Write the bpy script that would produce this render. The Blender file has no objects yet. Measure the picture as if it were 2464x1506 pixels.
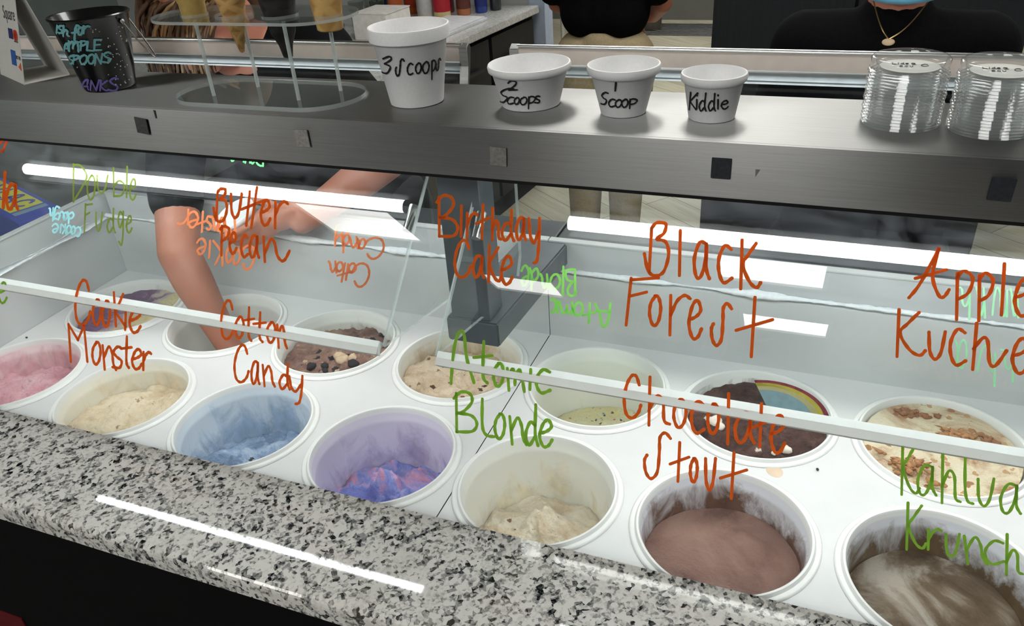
import bpy, bmesh, math, random
from mathutils import Vector, Matrix, noise as mn
PI = math.pi
SC = bpy.context.scene
COL = SC.collection
Z0 = 0.80                       # height of the dipping deck above the floor; everything below is measured from the deck

# ---------------------------------------------------------------- camera, world, exposure
cd = bpy.data.cameras.new('camera'); cam = bpy.data.objects.new('camera', cd); COL.objects.link(cam)
cam.location = (0.5645, -1.0587, 0.8082 + Z0)
cam.rotation_euler = (math.radians(59.3087), math.radians(3.5801), math.radians(21.1147))
cd.sensor_width = 36.0; cd.lens = 1902.64 / 2464 * 36; cd.clip_start = .02; cd.clip_end = 60
SC.camera = cam
SC.view_settings.view_transform = 'Standard'; SC.view_settings.look = 'None'
SC.view_settings.gamma = 1; SC.view_settings.use_curve_mapping = False
SC.view_settings.exposure = 0.0
w = bpy.data.worlds.new('world'); SC.world = w; w.use_nodes = True
w.node_tree.nodes['Background'].inputs[0].default_value = (.8, .85, .9, 1)
w.node_tree.nodes['Background'].inputs[1].default_value = .03
cy = SC.cycles
cy.max_bounces = 6; cy.diffuse_bounces = 3; cy.use_adaptive_sampling = True; cy.adaptive_threshold = .03; cy.glossy_bounces = 4; cy.transmission_bounces = 4
cy.transparent_max_bounces = 40; cy.caustics_reflective = False; cy.caustics_refractive = False
cy.sample_clamp_indirect = 4.0

# ---------------------------------------------------------------- materials
def lin(c):
    return tuple((x/255/12.92 if x <= 10 else ((x/255+.055)/1.055)**2.4) for x in c) + (1,)

class NM:
    def __init__(s, name):
        s.m = bpy.data.materials.new(name); s.m.use_nodes = True
        s.t = s.m.node_tree; s.t.nodes.clear()
        s.out = s.t.nodes.new('ShaderNodeOutputMaterial')
    def n(s, kind, ins=None, **props):
        nd = s.t.nodes.new('ShaderNode' + kind)
        for k, v in props.items(): setattr(nd, k, v)
        for k, v in (ins or {}).items():
            if isinstance(v, bpy.types.NodeSocket): s.t.links.new(v, nd.inputs[k])
            else: nd.inputs[k].default_value = v
        return nd
    def link(s, a, b): s.t.links.new(a, b)
    def done(s, sock): s.link(sock, s.out.inputs[0]); return s.m
    def coords(s, scale=(1, 1, 1)):
        tc = s.n('TexCoord'); mp = s.n('Mapping', {'Vector': tc.outputs['Object'], 'Scale': scale})
        return mp.outputs[0]
    def ramp(s, fac, stops, interp='LINEAR'):
        r = s.n('ValToRGB', {0: fac}); cr = r.color_ramp; cr.interpolation = interp
        while len(cr.elements) < len(stops): cr.elements.new(.5)
        for e, (p, c) in zip(cr.elements, stops): e.position = p; e.color = c
        return r.outputs[0]
    def mix(s, f, a, b):
        m = s.n('Mix', data_type='RGBA')
        for sock, v in ((m.inputs[0], f), (m.inputs[6], a), (m.inputs[7], b)):
            if isinstance(v, bpy.types.NodeSocket): s.link(v, sock)
            else: sock.default_value = v
        return m.outputs[2]
    def pbsdf(s, **k):
        ins = {}
        for a, b in k.items():
            ins[{'color': 'Base Color', 'rough': 'Roughness', 'metal': 'Metallic', 'spec': 'Specular IOR Level', 'coat': 'Coat Weight',
                 'coatr': 'Coat Roughness', 'sss': 'Subsurface Weight', 'normal': 'Normal', 'aniso': 'Anisotropic', 'alpha': 'Alpha',
                 'tangent': 'Tangent', 'emit': 'Emission Color', 'emits': 'Emission Strength', 'trans': 'Transmission Weight', 'sheen': 'Sheen Weight'}[a]] = b
        return s.n('BsdfPrincipled', ins).outputs[0]
    def bump(s, h, strength=.3, dist=.002):
        return s.n('Bump', {'Height': h, 'Strength': strength, 'Distance': dist}).outputs[0]

MATS = {}
def plain(name, rgb, rough=.5, metal=0, spec=.4, var=.06, scale=40, bump=0, coat=0, sss=0, vec=(1, 1, 1)):
    """One colour with a little grain of its own."""
    if name in MATS: return MATS[name]
    a = NM(name); v = a.coords(vec)
    nz = a.n('TexNoise', {'Vector': v, 'Scale': scale, 'Detail': 4.0})
    c = lin(rgb); d = tuple(x*(1-var*2) for x in c[:3]) + (1,); e = tuple(min(1, x*(1+var)) for x in c[:3]) + (1,)
    col = a.ramp(nz.outputs[0], [(.3, d), (.7, e)])
    k = dict(color=col, rough=rough, metal=metal, spec=spec, coat=coat)
    if sss: k['sss'] = sss
    if bump: k['normal'] = a.bump(nz.outputs[0], bump)
    MATS[name] = a.done(a.pbsdf(**k)); return MATS[name]

def m_glass(name, tint=(.97, .985, .98, 1), ior=1.6, haze=0.0, rough=0.0):
    """Pane of clear glass: lets light through straight, mirrors by Fresnel, with faint smears."""
    if name in MATS: return MATS[name]
    a = NM(name)
    geo = a.n('NewGeometry')
    fr = a.n('Fresnel', {0: ior})
    inv = a.n('Math', {0: 1.0, 1: geo.outputs['Backfacing']}, operation='SUBTRACT')
    fac = a.n('Math', {0: fr.outputs[0], 1: inv.outputs[0]}, operation='MULTIPLY')
    tr = a.n('BsdfTransparent', {0: tint}); gl = a.n('BsdfGlossy', {'Color': (1, 1, 1, 1), 'Roughness': rough})
    mx = a.n('MixShader', {0: fac.outputs[0], 1: tr.outputs[0], 2: gl.outputs[0]})
    sh = mx.outputs[0]
    if haze:
        v = a.coords((1.2, 3, 3))
        nz = a.n('TexNoise', {'Vector': v, 'Scale': 5.0, 'Detail': 6.0, 'Roughness': .65, 'Distortion': 1.2})
        f = a.ramp(nz.outputs[0], [(.42, (0, 0, 0, 1)), (.8, (haze, haze, haze, 1))])
        df = a.n('BsdfDiffuse', {0: (.9, .93, 1, 1)})
        mx = a.n('MixShader', {0: f, 1: sh, 2: df.outputs[0]}); sh = mx.outputs[0]
    MATS[name] = a.done(sh); return MATS[name]

def m_lid():
    a = NM('lid_plastic'); geo = a.n('NewGeometry'); ir = a.n('Math', {0: geo.outputs['Backfacing'], 1: -.8333, 2: 1.5}, operation='MULTIPLY_ADD'); fr = a.n('Fresnel', {0: ir.outputs[0]})
    tr = a.n('BsdfTransparent', {0: (.97, .98, .98, 1)}); gl = a.n('BsdfGlossy', {'Color': (1, 1, 1, 1), 'Roughness': .06}); df = a.n('BsdfDiffuse', {0: (.92, .94, .94, 1)})
    m1 = a.n('MixShader', {0: .07, 1: tr.outputs[0], 2: df.outputs[0]})
    return a.done(a.n('MixShader', {0: fr.outputs[0], 1: m1.outputs[0], 2: gl.outputs[0]}).outputs[0])

def m_edge(name='glass_edge'):
    """Ground edge of a sheet of glass: pale and half clear."""
    if name in MATS: return MATS[name]
    a = NM(name)
    tr = a.n('BsdfTransparent', {0: (.9, .94, .93, 1)})
    pb = a.pbsdf(color=(.78, .83, .82, 1), rough=.12)
    MATS[name] = a.done(a.n('MixShader', {0: .45, 1: tr.outputs[0], 2: pb}).outputs[0]); return MATS[name]

def m_steel(name, base=(.40, .40, .39), rough=.42, aniso=.98):
    if name in MATS: return MATS[name]
    a = NM(name); v = a.coords((3, 260, 260))
    nz = a.n('TexNoise', {'Vector': v, 'Scale': 4.0, 'Detail': 5.0, 'Roughness': .7})
    c = a.ramp(nz.outputs[0], [(.3, tuple(x*.86 for x in base)+(1,)), (.7, tuple(min(1, x*1.1) for x in base)+(1,))])
    r = a.n('MapRange', {'Value': nz.outputs[0], 'To Min': rough-.05, 'To Max': rough+.07})
    tg = a.n('Tangent', direction_type='RADIAL', axis='X')
    MATS[name] = a.done(a.pbsdf(color=c, rough=r.outputs[0], metal=1.0, aniso=aniso, tangent=tg.outputs[0], normal=a.bump(nz.outputs[0], .08, .0004)))
    return MATS[name]

def m_granite():
    a = NM('granite'); v = a.coords()
    w1 = a.n('TexNoise', {'Vector': v, 'Scale': 55.0, 'Detail': 3.0})
    wv = a.n('MixRGB', {0: .006, 1: v, 2: w1.outputs['Color']}, blend_type='ADD')
    v1 = a.n('TexVoronoi', {'Vector': wv.outputs[0], 'Scale': 150.0, 'Randomness': 1.0})
    v2 = a.n('TexVoronoi', {'Vector': wv.outputs[0], 'Scale': 260.0, 'Randomness': 1.0})
    g1 = a.n('RGBToBW', {0: v1.outputs['Color']}); g2 = a.n('RGBToBW', {0: v2.outputs['Color']})
    n2 = a.n('TexNoise', {'Vector': v, 'Scale': 38.0, 'Detail': 5.0, 'Roughness': .7})
    s1 = a.n('Math', {0: g1.outputs[0], 1: .55}, operation='MULTIPLY')
    s2 = a.n('Math', {0: g2.outputs[0], 1: .35, 2: s1.outputs[0]}, operation='MULTIPLY_ADD')
    s3 = a.n('Math', {0: n2.outputs[0], 1: .62, 2: s2.outputs[0]}, operation='MULTIPLY_ADD')
    c = a.ramp(s3.outputs[0], [(.47, lin((14, 17, 20))), (.505, lin((58, 61, 63))), (.565, lin((88, 90, 90))), (.595, lin((134, 134, 131))), (.685, lin((160, 159, 155))), (.72, lin((200, 198, 192))), (.88, lin((222, 220, 214)))])
    n3 = a.n('TexNoise', {'Vector': v, 'Scale': 12.0, 'Detail': 3.0})
    warm = a.ramp(n3.outputs[0], [(.55, (0, 0, 0, 1)), (.8, (.22, .22, .22, 1))])
    c = a.mix(warm, c, lin((176, 168, 152)))
    return a.done(a.pbsdf(color=c, rough=.035, spec=.5))

def m_emit(name, rgb, strength):
    a = NM(name); e = a.n('Emission', {0: rgb, 1: strength}); return a.done(e.outputs[0])

def m_paint(name, rgb, thin=.0, grain=.16):
    """Marker paint and painted reflections on glass: patchy, lets a little light through."""
    if name in MATS: return MATS[name]
    a = NM(name); v = a.coords()
    nz = a.n('TexNoise', {'Vector': v, 'Scale': 130.0, 'Detail': 4.0})
    c = lin(rgb); col = a.ramp(nz.outputs[0], [(.35, tuple(x*.85 for x in c[:3])+(1,)), (.65, c)])
    d = a.n('BsdfDiffuse', {0: col}); t = a.n('BsdfTranslucent', {0: col})
    mx = a.n('MixShader', {0: .55, 1: d.outputs[0], 2: t.outputs[0]})
    tr = a.n('BsdfTransparent', {0: tuple(min(1, .25+x) for x in c[:3])+(1,)})
    f = a.ramp(nz.outputs[0], [(.35, (thin, thin, thin, 1)), (.75, (thin+grain, thin+grain, thin+grain, 1))])
    MATS[name] = a.done(a.n('MixShader', {0: f, 1: mx.outputs[0], 2: tr.outputs[0]}).outputs[0]); return MATS[name]

def m_tub(name, stain, amount, zlo=-.03, base=(226, 226, 220), streak=0):
    """Milky plastic tub wall with ice cream smeared over part of it."""
    a = NM(name); tc = a.n('TexCoord'); v = a.n('Mapping', {'Vector': tc.outputs['Object'], 'Scale': (1, 1, .55)}).outputs[0]
    nz = a.n('TexNoise', {'Vector': v, 'Scale': 17.0, 'Detail': 6.0, 'Roughness': .68, 'Distortion': .6})
    sz = a.n('SeparateXYZ', {0: tc.outputs['Object']})
    lipz = a.n('MapRange', {'Value': sz.outputs[2], 'From Min': -.006, 'From Max': .001, 'To Min': 0.0, 'To Max': .5})
    up = a.n('MapRange', {'Value': sz.outputs[2], 'From Min': zlo-.05, 'From Max': zlo+.035, 'To Min': amount, 'To Max': 0.0})
    sm = a.n('Math', {0: nz.outputs[0], 1: up.outputs[0]}, operation='ADD')
    sm = a.n('Math', {0: sm.outputs[0], 1: lipz.outputs[0]}, operation='SUBTRACT')
    f = a.ramp(sm.outputs[0], [(.62, (0, 0, 0, 1)), (.80, (1, 1, 1, 1))])
    n2 = a.n('TexNoise', {'Vector': v, 'Scale': 60.0, 'Detail': 4.0})
    st = a.ramp(n2.outputs[0], [(.35, tuple(x*.75 for x in lin(stain)[:3])+(1,)), (.65, lin(stain))])
    bz = a.n('MapRange', {'Value': sz.outputs[2], 'From Min': -.004, 'From Max': .0, 'To Min': 0.0, 'To Max': 1.0})
    c = a.mix(f, a.mix(bz.outputs[0], lin(base), lin((232, 231, 228))), st)
    return a.done(a.pbsdf(color=c, rough=.35, sss=.0, spec=.4))

def m_ice(name, c1, c2, c3=None, chunk=None, csize=90, camt=.12, split=0, rough=.5, nscale=14):
    """Ice cream: two or three swirled colours, specks of mix-in, a soft rough bump."""
    a = NM(name); tc = a.n('TexCoord'); v = tc.outputs['Object']
    n1 = a.n('TexNoise', {'Vector': v, 'Scale': float(nscale), 'Detail': 6.0, 'Roughness': .62, 'Distortion': 1.1})
    fac = n1.outputs[0]
    if split:
        sx = a.n('SeparateXYZ', {0: v})
        m = a.n('Math', {0: sx.outputs[0], 1: split, 2: fac}, operation='MULTIPLY_ADD'); fac = m.outputs[0]
    stops = [(.38, lin(c1)), (.60, lin(c2))] if c3 is None else [(.36, lin(c1)), (.52, lin(c2)), (.64, lin(c3))]
    col = a.ramp(fac, stops)
    n2 = a.n('TexNoise', {'Vector': v, 'Scale': 160.0, 'Detail': 5.0, 'Roughness': .7})
    h = n2.outputs[0]
    if chunk:
        wv = a.n('MixRGB', {0: .01, 1: v, 2: n2.outputs['Color']}, blend_type='ADD')
        for k, ch in enumerate(chunk if isinstance(chunk, list) else [chunk]):
            vo = a.n('TexVoronoi', {'Vector': wv.outputs[0], 'Scale': float(csize + 17*k), 'Randomness': 1.0})
            rnd = a.n('SeparateColor', {0: vo.outputs['Color']})
            sel = a.n('Math', {0: rnd.outputs[k % 3], 1: 1-camt}, operation='GREATER_THAN')
            near = a.n('Math', {0: vo.outputs['Distance'], 1: .46}, operation='LESS_THAN')
            f = a.n('Math', {0: sel.outputs[0], 1: near.outputs[0]}, operation='MULTIPLY')
            col = a.mix(f.outputs[0], col, lin(ch))
    n3 = a.n('TexNoise', {'Vector': v, 'Scale': 45.0, 'Detail': 6.0, 'Roughness': .7})
    hh = a.n('Math', {0: n3.outputs[0], 1: .6, 2: h}, operation='MULTIPLY_ADD')
    return a.done(a.pbsdf(color=col, rough=rough, spec=.35, sss=0, normal=a.bump(hh.outputs[0], .9, .006)))

def m_floor():
    a = NM('vinyl_plank'); v = a.coords()
    rot = a.n('Mapping', {'Vector': v, 'Rotation': (0, 0, math.radians(38)), 'Scale': (1, 1, 1)}).outputs[0]
    br = a.n('TexBrick', {'Vector': rot, 'Color1': lin((196, 190, 168)), 'Color2': lin((168, 162, 142)), 'Mortar': lin((80, 76, 66)), 'Scale': 1.0,
                          'Mortar Size': .002, 'Brick Width': 1.2, 'Row Height': .16, 'Bias': 0.0})
    st = a.n('Mapping', {'Vector': rot, 'Scale': (2, 26, 1)}).outputs[0]
    nz = a.n('TexNoise', {'Vector': st, 'Scale': 1.6, 'Detail': 6.0, 'Roughness': .65})
    g = a.ramp(nz.outputs[0], [(.3, (.62, .6, .56, 1)), (.7, (1, 1, 1, 1))])
    c = a.n('MixRGB', {0: .8, 1: br.outputs[0], 2: g}, blend_type='MULTIPLY')
    return a.done(a.pbsdf(color=c.outputs[0], rough=.42))

def m_waffle(name, rgb, dark, k=1.0):
    a = NM(name); tc = a.n('TexCoord'); sp = a.n('SeparateXYZ', {0: tc.outputs['Object']})
    an = a.n('Math', {0: sp.outputs[1], 1: sp.outputs[0]}, operation='ARCTAN2')
    u = a.n('Math', {0: an.outputs[0], 1: 2.6}, operation='MULTIPLY')
    p = a.n('Math', {0: sp.outputs[2], 1: 260.0*k, 2: u.outputs[0]}, operation='MULTIPLY_ADD')
    q = a.n('Math', {0: sp.outputs[2], 1: 260.0*k}, operation='MULTIPLY'); q = a.n('Math', {0: q.outputs[0], 1: u.outputs[0]}, operation='SUBTRACT')
    s1 = a.n('Math', {0: p.outputs[0]}, operation='SINE'); s2 = a.n('Math', {0: q.outputs[0]}, operation='SINE')
    mxx = a.n('Math', {0: s1.outputs[0], 1: s2.outputs[0]}, operation='MAXIMUM')
    nz = a.n('TexNoise', {'Vector': tc.outputs['Object'], 'Scale': 60.0, 'Detail': 5.0})
    f = a.n('Math', {0: nz.outputs[0], 1: .6, 2: mxx.outputs[0]}, operation='MULTIPLY_ADD')
    c = a.ramp(f.outputs[0], [(.3, lin(dark)), (1.0, lin(rgb))])
    return a.done(a.pbsdf(color=c, rough=.6, normal=a.bump(mxx.outputs[0], .5, .0012)))

# ---------------------------------------------------------------- mesh builder
class B:
    def __init__(s): s.b = bmesh.new(); s.bev = False
    def face(s, vs, mi=0):
        f = s.b.faces.new(vs); f.material_index = mi; return f
    def box(s, x0, y0, z0, x1, y1, z1, bev=0, mi=0):
        vs = [s.b.verts.new((x, y, z)) for z in (z0, z1) for y in (y0, y1) for x in (x0, x1)]
        fs = [s.face([vs[i] for i in q], mi) for q in ((0, 2, 3, 1), (4, 5, 7, 6), (0, 1, 5, 4), (2, 6, 7, 3), (0, 4, 6, 2), (1, 3, 7, 5))]
        if bev:
            s.bev = True; es = list({e for f in fs for e in f.edges})
            bmesh.ops.bevel(s.b, geom=es, offset=bev, segments=2, affect='EDGES', profile=.5)
        return s
    def prism(s, pts, h, axis='z', mi=0, edge_mi=None, bev=0):
        """Polygon pts pushed out along an axis; pts are (a, b) in the other two axes, h = (lo, hi)."""
        def V(a, c, d):
            return {'z': (a, c, d), 'y': (a, d, c), 'x': (d, a, c)}[axis]
        lo = [s.b.verts.new(V(a, c, h[0])) for a, c in pts]; hi = [s.b.verts.new(V(a, c, h[1])) for a, c in pts]
        n = len(pts); fs = [s.face(lo[::-1], mi), s.face(hi, mi)]
        for i in range(n):
            j = (i+1) % n; fs.append(s.face([lo[i], lo[j], hi[j], hi[i]], mi if edge_mi is None else edge_mi))
        if bev:
            s.bev = True; bmesh.ops.bevel(s.b, geom=list({e for f in fs for e in f.edges}), offset=bev, segments=2, affect='EDGES')
        return s
    def lathe(s, prof, n=48, c=(0, 0, 0), closed=False, cap=False, mi=0, M=None):
        rings = []
        for r, z in prof:
            if r < 1e-6: rings.append([s.b.verts.new(s._t((c[0], c[1], c[2]+z), M))]*n)
            else: rings.append([s.b.verts.new(s._t((c[0]+r*math.cos(2*PI*k/n), c[1]+r*math.sin(2*PI*k/n), c[2]+z), M)) for k in range(n)])
        prs = list(zip(rings, rings[1:])) + ([(rings[-1], rings[0])] if closed else [])
        for a, q in prs:
            for k in range(n):
                l = (k+1) % n; vs = []
                for v in (a[k], a[l], q[l], q[k]):
                    if v not in vs: vs.append(v)
                if len(vs) > 2:
                    try: s.face(vs, mi)
                    except ValueError: pass
        if cap:
            for r_ in (rings[0], rings[-1]):
                if len(set(r_)) > 2: s.face(r_, mi)
        return s
    def _t(s, p, M): return (M @ Vector(p)) if M is not None else p
    def tube(s, pts, r, n=10, cap=True, mi=0):
        """Round bar along a path; r is one radius or one per point."""
        P = [Vector(p) for p in pts]; R = r if isinstance(r, (list, tuple)) else [r]*len(P)
        rings = []; up = Vector((0, 0, 1)); prev = None
        for i, p in enumerate(P):
            t = (P[min(i+1, len(P)-1)] - P[max(i-1, 0)]).normalized()
            if prev is None:
                a = up if abs(t.z) < .9 else Vector((1, 0, 0)); u = t.cross(a).normalized()
            else:
                u = (prev - t*prev.dot(t)).normalized()
            prev = u; v = t.cross(u)
            rings.append([s.b.verts.new(p + u*R[i]*math.cos(2*PI*k/n) + v*R[i]*math.sin(2*PI*k/n)) for k in range(n)])
        for a, q in zip(rings, rings[1:]):
            for k in range(n):
                l = (k+1) % n; s.face([a[k], a[l], q[l], q[k]], mi)
        if cap: s.face(rings[0][::-1], mi); s.face(rings[-1], mi)
        return s
    def ball(s, c, r, n=14, mi=0, rot=None):
        rx, ry, rz = r if isinstance(r, (list, tuple)) else (r, r, r)
        M = Matrix.Translation(c) @ (rot.to_4x4() if rot is not None else Matrix()) @ Matrix.Diagonal((rx, ry, rz, 1))
        res = bmesh.ops.create_uvsphere(s.b, u_segments=n, v_segments=max(6, n//2+2), radius=1, matrix=M)
        for f in {f for v in res['verts'] for f in v.link_faces}: f.material_index = mi
        return s
    def limb(s, pts, n=14):
        """Tapered limb: balls at the joints, cones between them; pts = [(point, radius)]."""
        for p, r in pts: s.ball(p, r, n)
        for (p, r), (q, t) in zip(pts, pts[1:]): s.tube([p, q], [r, t], n)
        return s
    def build(s, name, mat, parent=None, at=(0, 0, 0), smooth=40, label=None):
        bmesh.ops.recalc_face_normals(s.b, faces=s.b.faces)
        me = bpy.data.meshes.new(name); s.b.to_mesh(me); s.b.free()
        for m in (mat if isinstance(mat, list) else [mat]): me.materials.append(m)
        if smooth:
            me.polygons.foreach_set('use_smooth', [True]*len(me.polygons))
            if smooth < 180: me.set_sharp_from_angle(angle=math.radians(smooth))
        o = bpy.data.objects.new(name, me); COL.objects.link(o)
        if s.bev and smooth:
            wn = o.modifiers.new('flat_faces', 'WEIGHTED_NORMAL'); wn.weight = 80; wn.keep_sharp = True
        if parent is not None: o.parent = parent; o.location = at
        else: o.location = (at[0], at[1], at[2]+Z0)
        if label: o['label'] = label
        return o

def thing(name, label, cat, at=(0, 0, 0), group=None, rz=0):
    o = bpy.data.objects.new(name, None); COL.objects.link(o); o.empty_display_size = .05
    o.location = (at[0], at[1], at[2]+Z0); o.rotation_euler = (0, 0, rz)
    return tag(o, label, cat, group)
def tag(o, label, cat, group=None):
    o['label'] = label; o['category'] = cat
    if group: o['group'] = group
    return o
def struct(name, b, m, at=(0, 0, 0), smooth=40):
    o = b.build(name, m, None, at, smooth); o['kind'] = 'structure'; return o

# ---------------------------------------------------------------- handwriting: strokes in a unit box, laid on a surface
G = {
'A': '0,0 .1,.6 .3,.97 .55,.98 .68,.5 1,.02/.06,.38 .85,.33', 'A2': '.02,0 .3,.3 .75,1/.75,1 .6,.45 .75,.05 .88,.02 1,.16/.18,.4 .93,.57',
'B': '.1,.96 .12,.02/0,.85 .3,1 .7,.95 .78,.75 .42,.52 .15,.48/.15,.48 .75,.42 1,.22 .8,.03 .12,.02', 'B2': '.3,.9 .2,.08/.3,.9 .5,1 .88,.98 .8,.8 .5,.7 .88,.64 1,.4 .8,.08 .45,0 .15,.1 0,.42',
'C': '.9,.78 .75,.97 .5,1 .2,.8 .03,.45 .15,.1 .5,0 .85,.12 1,.3', 'c': '.95,.9 .5,1 .08,.68 .06,.3 .4,.0 1,.12',
'D2': '.04,1 .02,0/.1,.98 .55,.95 1,.68 .6,.35 .03,.01', 'F': '.2,1 .05,0/.2,.97 1,1/.16,.62 .65,.7', 'K': '.1,1 .03,0/.78,.93 .4,.7 .13,.5 .45,.15 .8,.02 1,.12',
'k': '.12,1 0,0/.9,.95 .12,.48/.12,.48 1,0', 'k2': '.1,1 .25,.02/.8,.95 .22,.42/.22,.42 1,0', 'M': '.12,0 0,1/0,1 .5,.58/.5,.58 .82,.95/.82,.95 1,0',
'P': '.2,1 .12,0/0,.9 .45,1 1,.9 .85,.65 .15,.47', 'p': '.15,.95 .1,0/.12,.85 .5,1 1,.85 .75,.55 .2,.42', 'S': '1,.88 .8,1 .6,.9 .58,.6 .5,.15 .25,0 .05,.15 0,.4 .1,.52',
's': '.9,.92 .5,1 .1,.78 .4,.55 .9,.35 .7,.05 0,.08', 'a': '.8,.95 .4,1 .05,.55 .15,.08 .45,.05 .75,.5 .82,.95/.82,.95 .8,.3 1,0',
'b': '0,1 .05,0/.05,.35 .5,.55 1,.4 .8,.05 .05,0', 'd': '.75,.5 .4,.58 .05,.28 .3,0 .72,.2/.82,1 .78,.3 1,0', 'e': '.08,.5 .6,.58 .95,.75 .7,1 .3,.85 .03,.4 .3,.02 .7,.03 1,.25',
'f': '1,.85 .7,1 .5,.8 .42,0/.05,.5 .95,.56', 'g': '.85,.9 .4,1 .1,.75 .4,.52 .85,.75/.9,1 .85,.3 .6,0 .2,.1', 'h': '.1,1 .05,0/.05,.3 .4,.6 .7,.5 .75,.1 1,.02',
'h2': '.12,1 0,0/.03,.45 .3,.68 .45,.6 .5,.15 .68,.08 1,.4', 'i': '.6,1 .4,0', 'j': '.5,.66 .5,0/.5,1 .55,.94', 'l': '.6,1 .35,0', 'l2': '.1,1 .1,.3 .4,.05 1,0',
'm': '0,1 .1,.05/.05,.6 .3,.98 .45,.7 .45,.3/.45,.6 .7,.95 .85,.6 1,0', 'n': '0,1 .15,.02/.1,.5 .45,.95 .7,.7 .8,.25 1,0', 'n2': '.03,1 .08,0/.09,.35 .3,.9 .45,.75 .55,.25 .72,.03 .85,.1 1,.42',
'o': '.55,1 .12,.75 .02,.35 .35,0 .8,.15 1,.6 .8,.95 .5,1', 'r': '.12,1 .08,0/.12,.5 .4,.85 .75,1 1,.92', 't': '.55,1 .5,.2 .75,0/0,.62 1,.66', 't2': '.52,1 .42,0/0,.45 1,.62',
'tt': '.38,.9 .22,.05/.7,1 .45,0/0,.46 1,.67', 'u': '0,1 .05,.3 .35,0 .7,.25 .95,1', 'y': '0,1 .15,.6 .45,.45 .82,.7/.92,1 .85,.4 .7,.05 .45,0', 'dia': '1,1 .55,.05/.55,.05 0,0/1,1 0,.4',
'3': '.1,.9 .6,1 .8,.8 .35,.6/.35,.6 .95,.4 .8,.05 .1,.1', '2': '0,.75 .3,1 .8,.85 .7,.5 .1,.03/.1,.03 1,.06', 'L': '.1,1 .0,.05/0,.05 1,0', 'E': '.1,1 .05,0/.05,0 1,.02/.1,1 .95,1/.08,.52 .8,.55',
'O': '.5,1 .1,.8 0,.4 .3,0 .8,.1 1,.55 .8,.95 .5,1', 'N': '0,0 .1,1/.1,1 .85,0/.85,0 1,1', 'H': '.05,1 .1,0/.95,1 .9,0/.08,.5 .92,.52', 'V': '0,1 .45,0/.45,0 1,1',
}
def strokes(g):
    for st in G[g].split('/'):
        P = [tuple(float(q) for q in p.split(',')) for p in st.split()]
        if len(P) == 2: yield P; continue
        out = []
        Q = [P[0]] + P + [P[-1]]
        for i in range(1, len(Q)-2):
            p0, p1, p2, p3 = Q[i-1:i+3]
            for k in range(5):
                t = k/5
                out.append(tuple(.5*(2*b + (c-a)*t + (2*a-5*b+4*c-d)*t*t + (3*b-a-3*c+d)*t**3) for a, b, c, d in zip(p0, p1, p2, p3)))
        out.append(P[-1]); yield out
def ribbon(b, pts, w, surf, h0=.0002, h1=.0007):
    """A flat painted stroke: pts in surface metres, surf(u, v, height) gives the point in space."""
    n = len(pts); T = []
    for i in range(n):
        a, c = pts[max(i-1, 0)], pts[min(i+1, n-1)]; dx, dy = c[0]-a[0], c[1]-a[1]; L = math.hypot(dx, dy) or 1e-9
        T.append((dx/L, dy/L))
    seq = []
    hw = w/2
    for k, f in ((-1, .35), (-.75, .75)): seq.append((pts[0][0]+T[0][0]*hw*k, pts[0][1]+T[0][1]*hw*k, T[0], hw*f))
    for i in range(n): seq.append((*pts[i], T[i], hw*(1+.14*math.sin(i*1.7+w*900))))
    for k, f in ((.75, .75), (1, .35)): seq.append((pts[-1][0]+T[-1][0]*hw*k, pts[-1][1]+T[-1][1]*hw*k, T[-1], hw*f))
    rows = []
    for x, y, t, q in seq:
        l = (x-t[1]*q, y+t[0]*q); r = (x+t[1]*q, y-t[0]*q)
        rows.append([b.b.verts.new(surf(*l, h1)), b.b.verts.new(surf(*r, h1)), b.b.verts.new(surf(*r, h0)), b.b.verts.new(surf(*l, h0))])
    for a, c in zip(rows, rows[1:]):
        for i in range(4): b.face([a[i], a[(i+1) % 4], c[(i+1) % 4], c[i]])
    b.face(rows[0][::-1]); b.face(rows[-1])
def write(b, table, w, surf, unit=1e-4):
    """table: 'glyph ox oy ux uy vx vy|...' in tenths of a millimetre on the surface."""
    for t in table.split('|'):
        g, *k = t.split(); ox, oy, ux, uy, vx, vy = (float(q)*unit for q in k)
        for st in strokes(g): ribbon(b, [(ox+ux*p+vx*q, oy+uy*p+vy*q) for p, q in st], w, surf)
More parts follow.
